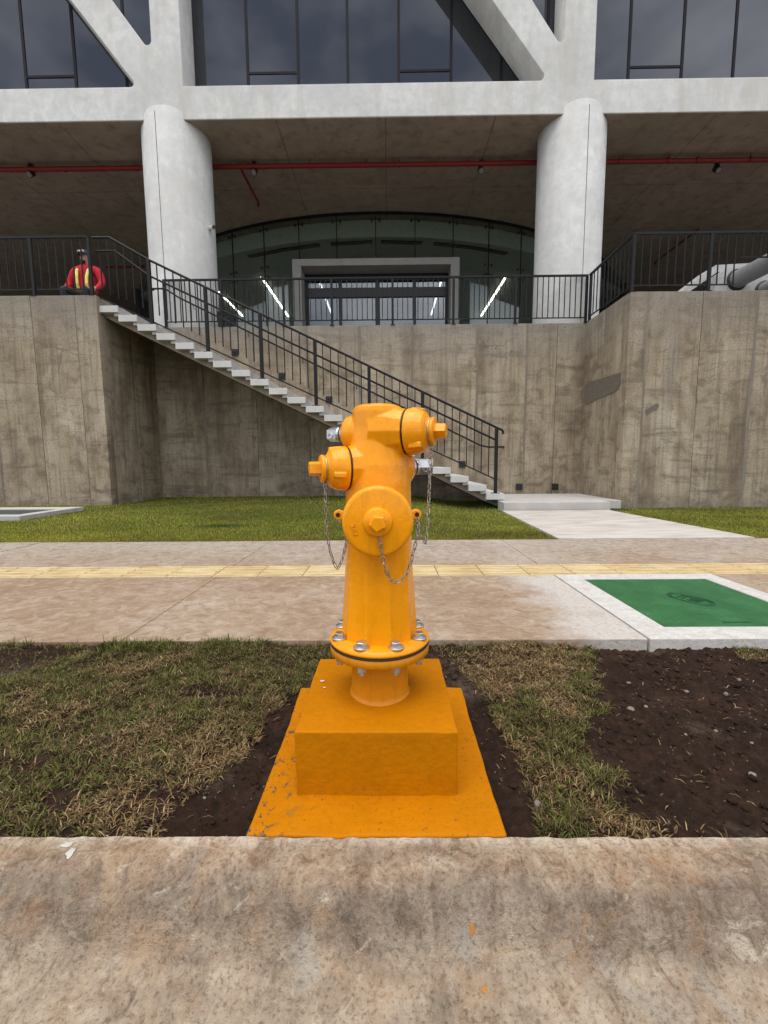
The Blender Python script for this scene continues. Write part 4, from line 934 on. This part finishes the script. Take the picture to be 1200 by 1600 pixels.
# bolts
def hexhead(bb_, z0, z1, r, cxy=(0, 0), rot=0.0):
    bb_.rod((cxy[0], cxy[1], z0), (cxy[0], cxy[1], z1 - 0.0012), r, 6, sm=False, rot=rot); bb_.rod((cxy[0], cxy[1], z1 - 0.0012), (cxy[0], cxy[1], z1), r, 6, r2=r * 0.86, sm=False, rot=rot)
for k in range(8):
    a = R(-90 + 22.5 + 45 * k); x, y = HX + 0.1075 * math.cos(a), HY + 0.1075 * math.sin(a); ro = random.uniform(0, 1)
    bb = MB(); bb.lathe([(0, 0), (0, 0.0198), (0.0025, 0.0198), (0.0032, 0.0188), (0.0032, 0)], (x, y, 0.3138), (random.uniform(-0.03, 0.03), random.uniform(-0.03, 0.03), 1), 28); w_o = part('washer', bb, M['zinc'], hy)
    bb = MB(); hexhead(bb, 0.3165, 0.3285, 0.0122, (x, y), ro); part('bolt', bb, M['zinc'], hy)
    bb = MB(); bb.rod((x, y, 0.2702), (x, y, 0.2675), 0.0145, 20); hexhead(bb, 0.2675, 0.2555, 0.0112, (x, y), ro * 2); bb.rod((x, y, 0.2562), (x, y, 0.2435 + random.uniform(0, 0.004)), 0.0066, 12); part('nut', bb, M['zinc'], hy)
# hose caps
def pent_nut(bb_, o_, d, t0, t1, r, n=5, rot=0.0):
    o_, d = Vector(o_), Vector(d); bb_.rod(o_ + d * t0, o_ + d * (t1 - 0.002), r, n, r2=r * 0.96, sm=False, rot=rot); bb_.rod(o_ + d * (t1 - 0.002), o_ + d * t1, r * 0.96, n, r2=r * 0.85, sm=False, rot=rot)
def hose_cap(d, z, dist, r, L, label):
    o_ = C0 + Vector((0, 0, z)) + d * dist
    g = MB(); g.lathe([(-0.001, 0.03), (-0.001, r * 0.985), (0.0026, r * 0.985), (0.0026, 0.03)], o_, d, 56); part('cap_gasket', g, M['black_rubber'], hy)
    b_ = MB(); b_.lathe([(0.0026, 0.0), (0.0026, r - 0.0015), (0.0045, r), (0.014, r * 1.0), (0.030, r * 0.955), (L - 0.012, r * 0.88), (L - 0.006, r * 0.84), (L - 0.002, r * 0.72), (L, r * 0.66), (L + 0.001, r * 0.6), (L + 0.005, r * 0.585), (L + 0.006, 0.0)], o_, d, 56)
    u = Vector((0, 0, 1)); w_ = d.cross(u)
    for a in (R(12), R(132), R(252)):
        rad = u * math.cos(a) + w_ * math.sin(a); p = o_ + rad * (r * 0.93)
        b_.bar(p + d * (L * 0.30), p + d * (L * 0.86) - rad * 0.003, 0.016, 0.011)
    c_ = part('hose_cap', remesh_smooth(b_), None, hy, label)
    g = MB(); g.lathe([(L + 0.004, 0.02), (L + 0.004, r * 0.6), (L + 0.0085, r * 0.6), (L + 0.0085, 0.02)], o_, d, 40); part('chain_ring', g, M['brass'], c_)
    g = MB(); g.lathe([(L + 0.008, 0.0), (L + 0.008, 0.0315), (L + 0.010, 0.033), (L + 0.0145, 0.033), (L + 0.0165, 0.031), (L + 0.0168, 0.0)], o_, d, 48); part('collar', g, M['orange'], c_)
    g = MB(); pent_nut(g, o_, d, L + 0.016, L + 0.043, 0.0185, 5, 0.35); part('nut', g, M['orange'], c_)
    return o_
def remesh_smooth(b_): return remesh(b_, 0.0016, 2, 'hose_cap')
oL = hose_cap(dL, zL, 0.0798, 0.0535, 0.049, None); oR = hose_cap(dR, zR, 0.0768, 0.0555, 0.052, None)
oF = C0 + Vector((0, 0, zF)) + dF * 0.1045
bb = MB(); bb.lathe([(0.0, 0.03), (0.0, 0.077), (0.003, 0.0795), (0.020, 0.0803), (0.0275, 0.0793), (0.032, 0.0755), (0.0335, 0.070), (0.0335, 0.0)], oF, dF, 96); pc_ = part('pumper_cap', bb, M['orange'], hy)
bb = MB(); bb.lathe([(0.033, 0.034), (0.038, 0.0325), (0.043, 0.031), (0.0455, 0.0285), (0.0458, 0.0)], oF, dF, 64); part('hub', bb, M['orange'], pc_)
bb = MB(); pent_nut(bb, oF, dF, 0.045, 0.066, 0.0192, 5, 0.5); part('nut', bb, M['orange'], pc_)
# raised lettering on the cap
cu = bpy.data.curves.new('lettering', 'FONT'); cu.body = 'AVK'; cu.size = 0.0145; cu.extrude = 0.0016; cu.align_x = 'CENTER'; cu.align_y = 'CENTER'; cu.bevel_depth = 0.0003
co = bpy.data.objects.new('lettering', cu); COL.objects.link(co); dg = bpy.context.evaluated_depsgraph_get(); tm = bpy.data.meshes.new_from_object(co.evaluated_get(dg)); bpy.data.objects.remove(co)
tm.materials.clear(); tm.materials.append(M['orange']); tm.name = 'lettering'
tm.transform(Matrix.Translation(oF + dF * 0.0342 + Vector((-0.0525, 0, -0.0165))) @ Matrix.Rotation(R(107), 4, Vector((0, -1, 0))) @ Matrix.Rotation(R(90), 4, 'X'))
link('lettering', tm, pc_)
# valve stems on the far side
for d, z in ((-dL, zL), (-dR, zR)):
    o_ = C0 + Vector((0, 0, z)); b_ = MB(); b_.lathe([(0.088, 0.0), (0.088, 0.0215), (0.096, 0.0215), (0.096, 0.0)], o_, d, 28); s_ = part('valve_stem', b_, M['zinc'], hy)
    b_ = MB(); b_.lathe([(0.0955, 0.0), (0.0955, 0.0205), (0.0995, 0.0205), (0.0995, 0.0)], o_, d, 28); part('seal', b_, M['black_rubber'], s_)
    b_ = MB(); b_.lathe([(0.099, 0.0), (0.099, 0.0185), (0.108, 0.0185), (0.110, 0.016), (0.110, 0)], o_, d, 28); pent_nut(b_, o_, d, 0.109, 0.135, 0.0195, 5, 0.3); part('nut', b_, M['zinc'], s_)
    b_ = MB(); side_ = (d.cross(Vector((0, 0, 1)))); side_ = side_ if side_.y < 0 else -side_
    b_.tube([o_ + d * 0.122 + side_ * 0.0172 + (d * math.cos(k * 0.628) + Vector((0, 0, 1)) * math.sin(k * 0.628)) * 0.0062 + Vector((0, 0, -0.004)) for k in range(10)], 0.0011, 5, closed=True); part('cast_mark', b_, M['zinc'], s_)
# chains
lk = MB(); hl, hw = 0.0058, 0.0032
pts = [(hl - 0 + math.cos(R(a)) * hw, math.sin(R(a)) * hw, 0) for a in range(-90, 91, 36)] + [(-hl + math.cos(R(a)) * hw, math.sin(R(a)) * hw, 0) for a in range(90, 271, 36)]
lk.tube(pts, 0.00125, 6, closed=True); lmesh2 = lk.mesh('link', M['chain'])
def chain(path, label):
    P = [Vector(p) for p in path]
    # Catmull-Rom resample
    fine = []
    for i in range(len(P) - 1):
        p0, p1, p2, p3 = P[max(i - 1, 0)], P[i], P[i + 1], P[min(i + 2, len(P) - 1)]
        for j in range(24):
            u = j / 24; fine.append(0.5 * ((2 * p1) + (-p0 + p2) * u + (2 * p0 - 5 * p1 + 4 * p2 - p3) * u * u + (-p0 + 3 * p1 - 3 * p2 + p3) * u ** 3))
    fine.append(P[-1])
    hk = MB(); hk.tube([P[0] + Vector((math.cos(k * 0.63) * 0.0045, 0, math.sin(k * 0.63) * 0.0045 + 0.004)) for k in range(10)], 0.0013, 6, closed=True)
    c_ = part('chain', hk, M['chain'], hy, label); pitch = 0.0150; acc = 0.0; nxt = pitch / 2; k = 0; roll0 = random.uniform(0, 0.6)
    for a, c in zip(fine[:-1], fine[1:]):
        L = (c - a).length
        while acc + L >= nxt:
            p = a.lerp(c, (nxt - acc) / L); d = (c - a).normalized()
            qd = d.to_track_quat('X', 'Z'); mt = qd.to_matrix().to_4x4() @ Matrix.Rotation(roll0 + (k % 2) * math.pi / 2 + random.uniform(-0.25, 0.25), 4, 'X')
            o = link('link', lmesh2, c_, p); o.rotation_euler = mt.to_euler(); nxt += pitch; k += 1
        acc += L
pl0 = oL + dL * 0.055 + Vector((0, 0, -0.034))
chain([pl0, pl0 + Vector((0.001, -0.002, -0.06)), pl0 + Vector((0.004, -0.004, -0.13)), pl0 + Vector((0.012, -0.004, -0.175)), pl0 + Vector((0.026, -0.003, -0.207)), pl0 + Vector((0.040, -0.002, -0.180)), pl0 + Vector((0.052, 0.0, -0.132)), pl0 + Vector((0.060, 0.004, -0.122))], 'chain hanging from the left cap')
pr0 = oR + dR * 0.058 + Vector((0, 0, -0.034)); ear = C0 + Vector((0.092, -0.104, zF + 0.002))
chain([pr0, pr0 + Vector((-0.002, -0.006, -0.06)), pr0 + Vector((-0.006, -0.015, -0.13)), pr0 + Vector((-0.010, -0.03, -0.19)), pr0 + Vector((-0.015, -0.04, -0.222)), pr0 + Vector((-0.022, -0.05, -0.215)), ear + Vector((0.002, -0.006, -0.03)), ear + Vector((0, -0.004, 0.0))], 'chain hanging from the right cap')
pf0 = oF + dF * 0.040 + Vector((0.004, 0, -0.033))
chain([pf0, pf0 + Vector((0.004, 0.002, -0.028)), pf0 + Vector((0.010, 0.006, -0.066)), pf0 + Vector((0.024, 0.012, -0.097)), pf0 + Vector((0.040, 0.018, -0.106)), pf0 + Vector((0.060, 0.022, -0.088)), pf0 + Vector((0.074, 0.024, -0.045)), ear + Vector((0.0, -0.008, -0.03)), ear + Vector((0, -0.006, -0.006))], 'chain looping from the front cap')

# ================================================================== GRASS
def blades(name, px, py, pz, length, width, lean, head, cols, segs=2, kind='stuff'):
    n = len(px); d = np.stack([np.cos(head), np.sin(head)], -1); sd = np.stack([-np.sin(head), np.cos(head)], -1)
    base = np.stack([px, py, pz], -1); L = length[:, None]
    def pt(t, wf):
        hor = np.sin(lean * (0.55 + 0.45 * t)) * t; ver = np.cos(lean * (0.55 + 0.45 * t)) * t
        c = base.copy(); c[:, :2] += d * (hor * length)[:, None]; c[:, 2] += ver * length
        o = np.zeros_like(c); o[:, :2] = sd * (width * wf * 0.5)[:, None]; return c - o, c + o
    if segs == 2:
        a0, a1 = pt(0.0, 0.8); b0, b1 = pt(0.55, 1.0); t0, _ = pt(1.0, 0.0); V = np.stack([a0, a1, b0, b1, t0], 1); k = 5
        tri = np.array([[0, 1, 3], [0, 3, 2], [2, 3, 4]])
    else:
        a0, a1 = pt(0.0, 1.0); t0, _ = pt(1.0, 0.0); V = np.stack([a0, a1, t0], 1); k = 3; tri = np.array([[0, 1, 2]])
    V = V.reshape(-1, 3); F = (np.arange(n)[:, None, None] * k + tri[None]).reshape(-1, 3)
    me = bpy.data.meshes.new(name); me.vertices.add(len(V)); me.vertices.foreach_set('co', V.astype(np.float32).ravel())
    me.loops.add(F.size); me.loops.foreach_set('vertex_index', F.astype(np.int32).ravel()); me.polygons.add(len(F))
    me.polygons.foreach_set('loop_start', np.arange(0, F.size, 3, dtype=np.int32)); me.update(calc_edges=True)
    at = me.color_attributes.new('Col', 'FLOAT_COLOR', 'POINT'); cc = np.ones((n, k, 4), np.float32); cc[:, :, :3] = cols[:, None, :]
    at.data.foreach_set('color', cc.ravel()); me.materials.append(M['blade'])
    return tag(link(name, me), kind=kind)
GREENS = np.array([(0.090, 0.108, 0.022), (0.13, 0.145, 0.034), (0.058, 0.075, 0.015), (0.18, 0.185, 0.055)])
THATCH = np.array([(0.12, 0.078, 0.042), (0.075, 0.048, 0.026), (0.17, 0.115, 0.062)])
STRAW = np.array([(0.30, 0.20, 0.09), (0.22, 0.14, 0.062), (0.40, 0.29, 0.15), (0.13, 0.08, 0.04)])
def pick(pal, n, jit=0.18): return pal[RNG.integers(0, len(pal), n)] * (1 + RNG.uniform(-jit, jit, (n, 1)))
def verge(n):
    x = RNG.uniform(-1.75, 1.75, n); y = RNG.uniform(0.812, 1.80, n)
    wob = (fbm(x * 7, y * 7, 3, 77) - 0.5) * 0.22
    left = np.interp(y, [0.8, 0.87, 1.0, 1.19, 1.36, 1.55, 1.81], [-0.46, -0.46, -0.435, -0.40, -0.36, -0.28, -0.12])
    m1 = x < left + wob * 0.7
    rl = np.interp(y, [0.8, 0.87, 1.1, 1.36, 1.6, 1.81], [0.315, 0.315, 0.325, 0.315, 0.27, 0.12]); rx = np.interp(y, [0.8, 0.87, 0.99, 1.12, 1.35, 1.6, 1.83], [0.70, 0.66, 0.61, 0.585, 0.68, 0.80, 0.95])
    m2 = (x > rl + wob * 0.35) & (x < rx + wob * 0.9 + (fbm(x * 24, y * 24, 2, 66) - 0.5) * 0.16) & ~((y > 1.58) & (x < 0.34 + 0.10 * vnoise(x * 9, y * 9, 2)) & (RNG.random(n) < 0.65))
    m3 = (x > 1.15) & (y > 1.68) & (fbm(x * 8, y * 8, 2, 61) > 0.45)
    bare = fbm(x * 3.2, y * 4.2, 4, 55)
    dens = np.clip((bare - 0.30) / 0.10, 0.08, 1)
    edge = np.where((y < 0.85), 0.45, 1.0)
    hole = 1 - 0.9 * np.exp(-(((x + 0.62) / 0.14) ** 2 + ((y - 1.42) / 0.05) ** 2)) - 0.8 * np.exp(-(((x + 0.5) / 0.16) ** 2 + ((y - 0.93) / 0.08) ** 2))
    keep = (m1 | m2 | m3) & (RNG.random(n) < dens * edge * np.clip(hole, 0, 1))
    return x[keep], y[keep]
x, y = verge(210000); n = len(x)
dry = fbm(x * 3.6, y * 4.4, 4, 91) + 0.10 * sstep(1.35, 0.85, y) - 0.16 * sstep(1.68, 1.78, y) * (x < 0)
clump = fbm(x * 13, y * 13, 3, 17)
isdry = RNG.random(n) < np.clip((dry - 0.50) / 0.24 + 0.28 - (clump - 0.5) * 1.6, 0.10, 0.88)
isth = RNG.random(n) < 0.30
cols = np.where(isdry[:, None], pick(STRAW, n), pick(GREENS, n)); cols = np.where(isth[:, None], pick(THATCH, n), cols); isdry = isdry | isth; tall = sstep(0.52, 0.66, clump)
ln_ = np.where(isdry, RNG.uniform(0.010, 0.028, n), RNG.uniform(0.010, 0.024, n) + 0.016 * tall * RNG.random(n))
lean = np.where(isdry, RNG.uniform(1.0, 1.54, n), RNG.uniform(0.45, 1.42, n))
blades('verge_grass', x, y, soil_z(x, y) - 0.002 + np.where(isdry, RNG.uniform(0, 0.010, n), 0), ln_, RNG.uniform(0.0013, 0.0027, n), lean, RNG.uniform(0, 6.283, n), cols)
# taller fringe against the pavement edge
n = 2300; x = RNG.uniform(-1.75, -0.30, n); y = RNG.uniform(1.72, 1.787, n); k = RNG.random(n) < np.clip((fbm(x * 7, y * 3, 3, 5) - 0.42) / 0.2, 0.0, 1); x, y = x[k], y[k]; n = len(x)
blades('fringe_grass', x, y, soil_z(x, y) - 0.003, RNG.uniform(0.02, 0.055, n), RNG.uniform(0.002, 0.0040, n), RNG.uniform(0.2, 1.2, n), RNG.uniform(0, 6.283, n), pick(GREENS, n))
# scattered dry litter on bare soil
n = 520; x = RNG.uniform(-0.65, 1.75, n); y = RNG.uniform(0.82, 1.78, n); k = ~((x > -0.31) & (x < 0.26) & (y < 1.41)); x, y = x[k], y[k]; n = len(x)
blades('straw_litter', x, y, soil_z(x, y) + 0.003, RNG.uniform(0.008, 0.028, n), RNG.uniform(0.0012, 0.0026, n), RNG.uniform(1.35, 1.55, n), RNG.uniform(0, 6.283, n), pick(STRAW, n))
# mown lawn
def lawn(n, ymax):
    y = 4.21 + (ymax - 4.21) * RNG.random(n) ** 1.7; x = RNG.uniform(-1.05, 1.05, n) * y * 0.98
    k = np.ones(n, bool); k &= ~((x > PL(y) + 0.0) & (x < PR(y) - 0.0) & (y < 7.9)); k &= ~((x > 2.08) & (x < 4.46) & (y > 7.85)); k &= ~((x < -5.14) & (y > 6.02) & (y < 7.4)); k &= ~((x < -5.26) & (y > 8.27)); k &= ~((x > 4.44) & (y > 8.40)); k &= y < 10.2
    return x[k], y[k]
x, y = lawn(270000, 10.2); n = len(x)
v = fbm(x * 0.9, y * 1.3, 4, 13); v2 = fbm(x * 5, y * 5, 3, 23)
isdry = RNG.random(n) < np.clip(0.16 + (v2 - 0.5) * 0.9 + 0.20 * sstep(4.9, 4.2, y), 0.03, 0.7)
LG = np.array([(0.20, 0.225, 0.020), (0.27, 0.28, 0.032), (0.13, 0.165, 0.015), (0.33, 0.32, 0.05)])
cols = np.where(isdry[:, None], pick(STRAW, n) * np.array([0.95, 0.95, 0.75]), pick(LG, n)) * (0.40 + 1.2 * v)[:, None]
tuft = np.exp(-(((x + 2.06) / 0.32) ** 2 + ((y - 5.31) / 0.14) ** 2)); cols = cols * (1 - tuft)[:, None] + np.array((0.022, 0.062, 0.016)) * tuft[:, None]
blades('mown_grass', x, y, lawn_z(x, y) - 0.002, RNG.uniform(0.018, 0.036, n) * (1 + 0.5 * tuft), RNG.uniform(0.004, 0.008, n) * np.sqrt(y / 5), RNG.uniform(0.1, 1.2, n), RNG.uniform(0, 6.283, n), cols, 1)

# ================================================================== STONES, CLODS, SPOTS
def stone_mesh(name, seed, sub=2):
    bm = bmesh.new(); bmesh.ops.create_icosphere(bm, subdivisions=sub, radius=1); rs = np.random.default_rng(seed); k = rs.uniform(0.7, 1.3, 3)
    for v in bm.verts:
        f = 1 + 0.30 * (float(fbm(np.array(v.co.x * 1.5 + seed), np.array(v.co.y * 1.5 + v.co.z), 2, seed)) - 0.5) * 2; v.co = Vector((v.co.x * k[0], v.co.y * k[1], v.co.z * 0.7 * k[2])) * f
    me = bpy.data.meshes.new(name); bm.to_mesh(me); bm.free(); me.materials.append(M['stone']); me.polygons.foreach_set('use_smooth', [sub > 1] * len(me.polygons)); return me
SM = [stone_mesh('stone', s) for s in range(5)]
big = [(0.765, 1.315, 0.012), (0.81, 1.31, 0.006), (0.96, 1.215, 0.0075), (1.13, 1.40, 0.0085), (0.905, 1.02, 0.0085), (1.02, 1.16, 0.005), (0.86, 1.50, 0.006), (0.99, 1.52, 0.0055), (1.27, 1.52, 0.0075), (0.34, 0.93, 0.008), (0.37, 0.945, 0.006), (1.02, 1.43, 0.0055), (1.08, 1.10, 0.006), (0.71, 1.45, 0.006), (-0.52, 0.86, 0.006), (-0.44, 0.95, 0.005), (1.21, 1.25, 0.005), (0.84, 1.17, 0.005)]
for i, (x, y, r) in enumerate(big):
    o = link('stone', SM[i % 5], None, (x, y, float(soil_z(np.array(x), np.array(y))) + r * 0.3)); o.scale = (r,) * 3; o.rotation_euler = (0, 0, random.uniform(0, 6))
    tag(o, 'small pale grey stone lying on the bare dark soil', 'stone', 'small stones on the bare soil')
bb = MB(); proto = [stone_mesh('c', 40 + s, 1) for s in range(4)]; pv_ = [([v.co.copy() for v in p_.vertices], [list(f.vertices) for f in p_.polygons]) for p_ in proto]
for i in range(2600):
    x = random.uniform(-0.6, 1.7); y = random.uniform(0.83, 1.775)
    if -0.31 < x < 0.26 and y < 1.41: continue
    if x < 0.3 and x > -0.28 and y < 1.4: continue
    r = 0.0022 + (0.012 if x > 0.9 and y > 1.45 else 0.008) * random.random() ** 2.6; z = float(soil_z(np.array(x), np.array(y))); vv, ff = pv_[i % 4]; a = random.uniform(0, 6.28)
    bb.add([(x + r * (v.x * math.cos(a) - v.y * math.sin(a)), y + r * (v.x * math.sin(a) + v.y * math.cos(a)), z + r * (v.z + 0.2)) for v in vv], ff)
for p_ in proto: bpy.data.meshes.remove(p_)
struct('soil_clods', bb.mesh('soil_clods', M['soil'], False), None, 'stuff')
# paint drips and plaster smears on the kerb
def spot(x, y, r, el, mat, name):
    k = 12; vs = []
    for i in range(k):
        a = 2 * math.pi * i / k; rr_ = r * (1 + random.uniform(-0.4, 0.4)); px, py = x + rr_ * math.cos(a), y + rr_ * el * math.sin(a); vs.append((px, py, float(curb_z(np.array(px), np.array(py))) + 0.0015))
    vs.append((x, y, float(curb_z(np.array(x), np.array(y))) + 0.0025)); bb_ = MB(); bb_.add(vs, [[i, (i + 1) % k, k] for i in range(k)], True); part(name, bb_, mat, kerb)
DRIP = flat('dried orange paint', (0.36, 0.155, 0.03), 0.8); PLAST = flat('pale plaster smear', (0.44, 0.42, 0.37), 0.85)
for x, y, r, el in ((0.141, 0.671, 0.0042, 1.1), (0.150, 0.617, 0.0038, 1.2), (0.165, 0.787, 0.003, 0.8)): spot(x, y, r, el, DRIP, 'paint_drip')
for x, y, r, el in ((-0.622, 0.765, 0.008, 1.4), (-0.645, 0.785, 0.010, 0.7)): spot(x, y, r, el, PLAST, 'plaster_smear')
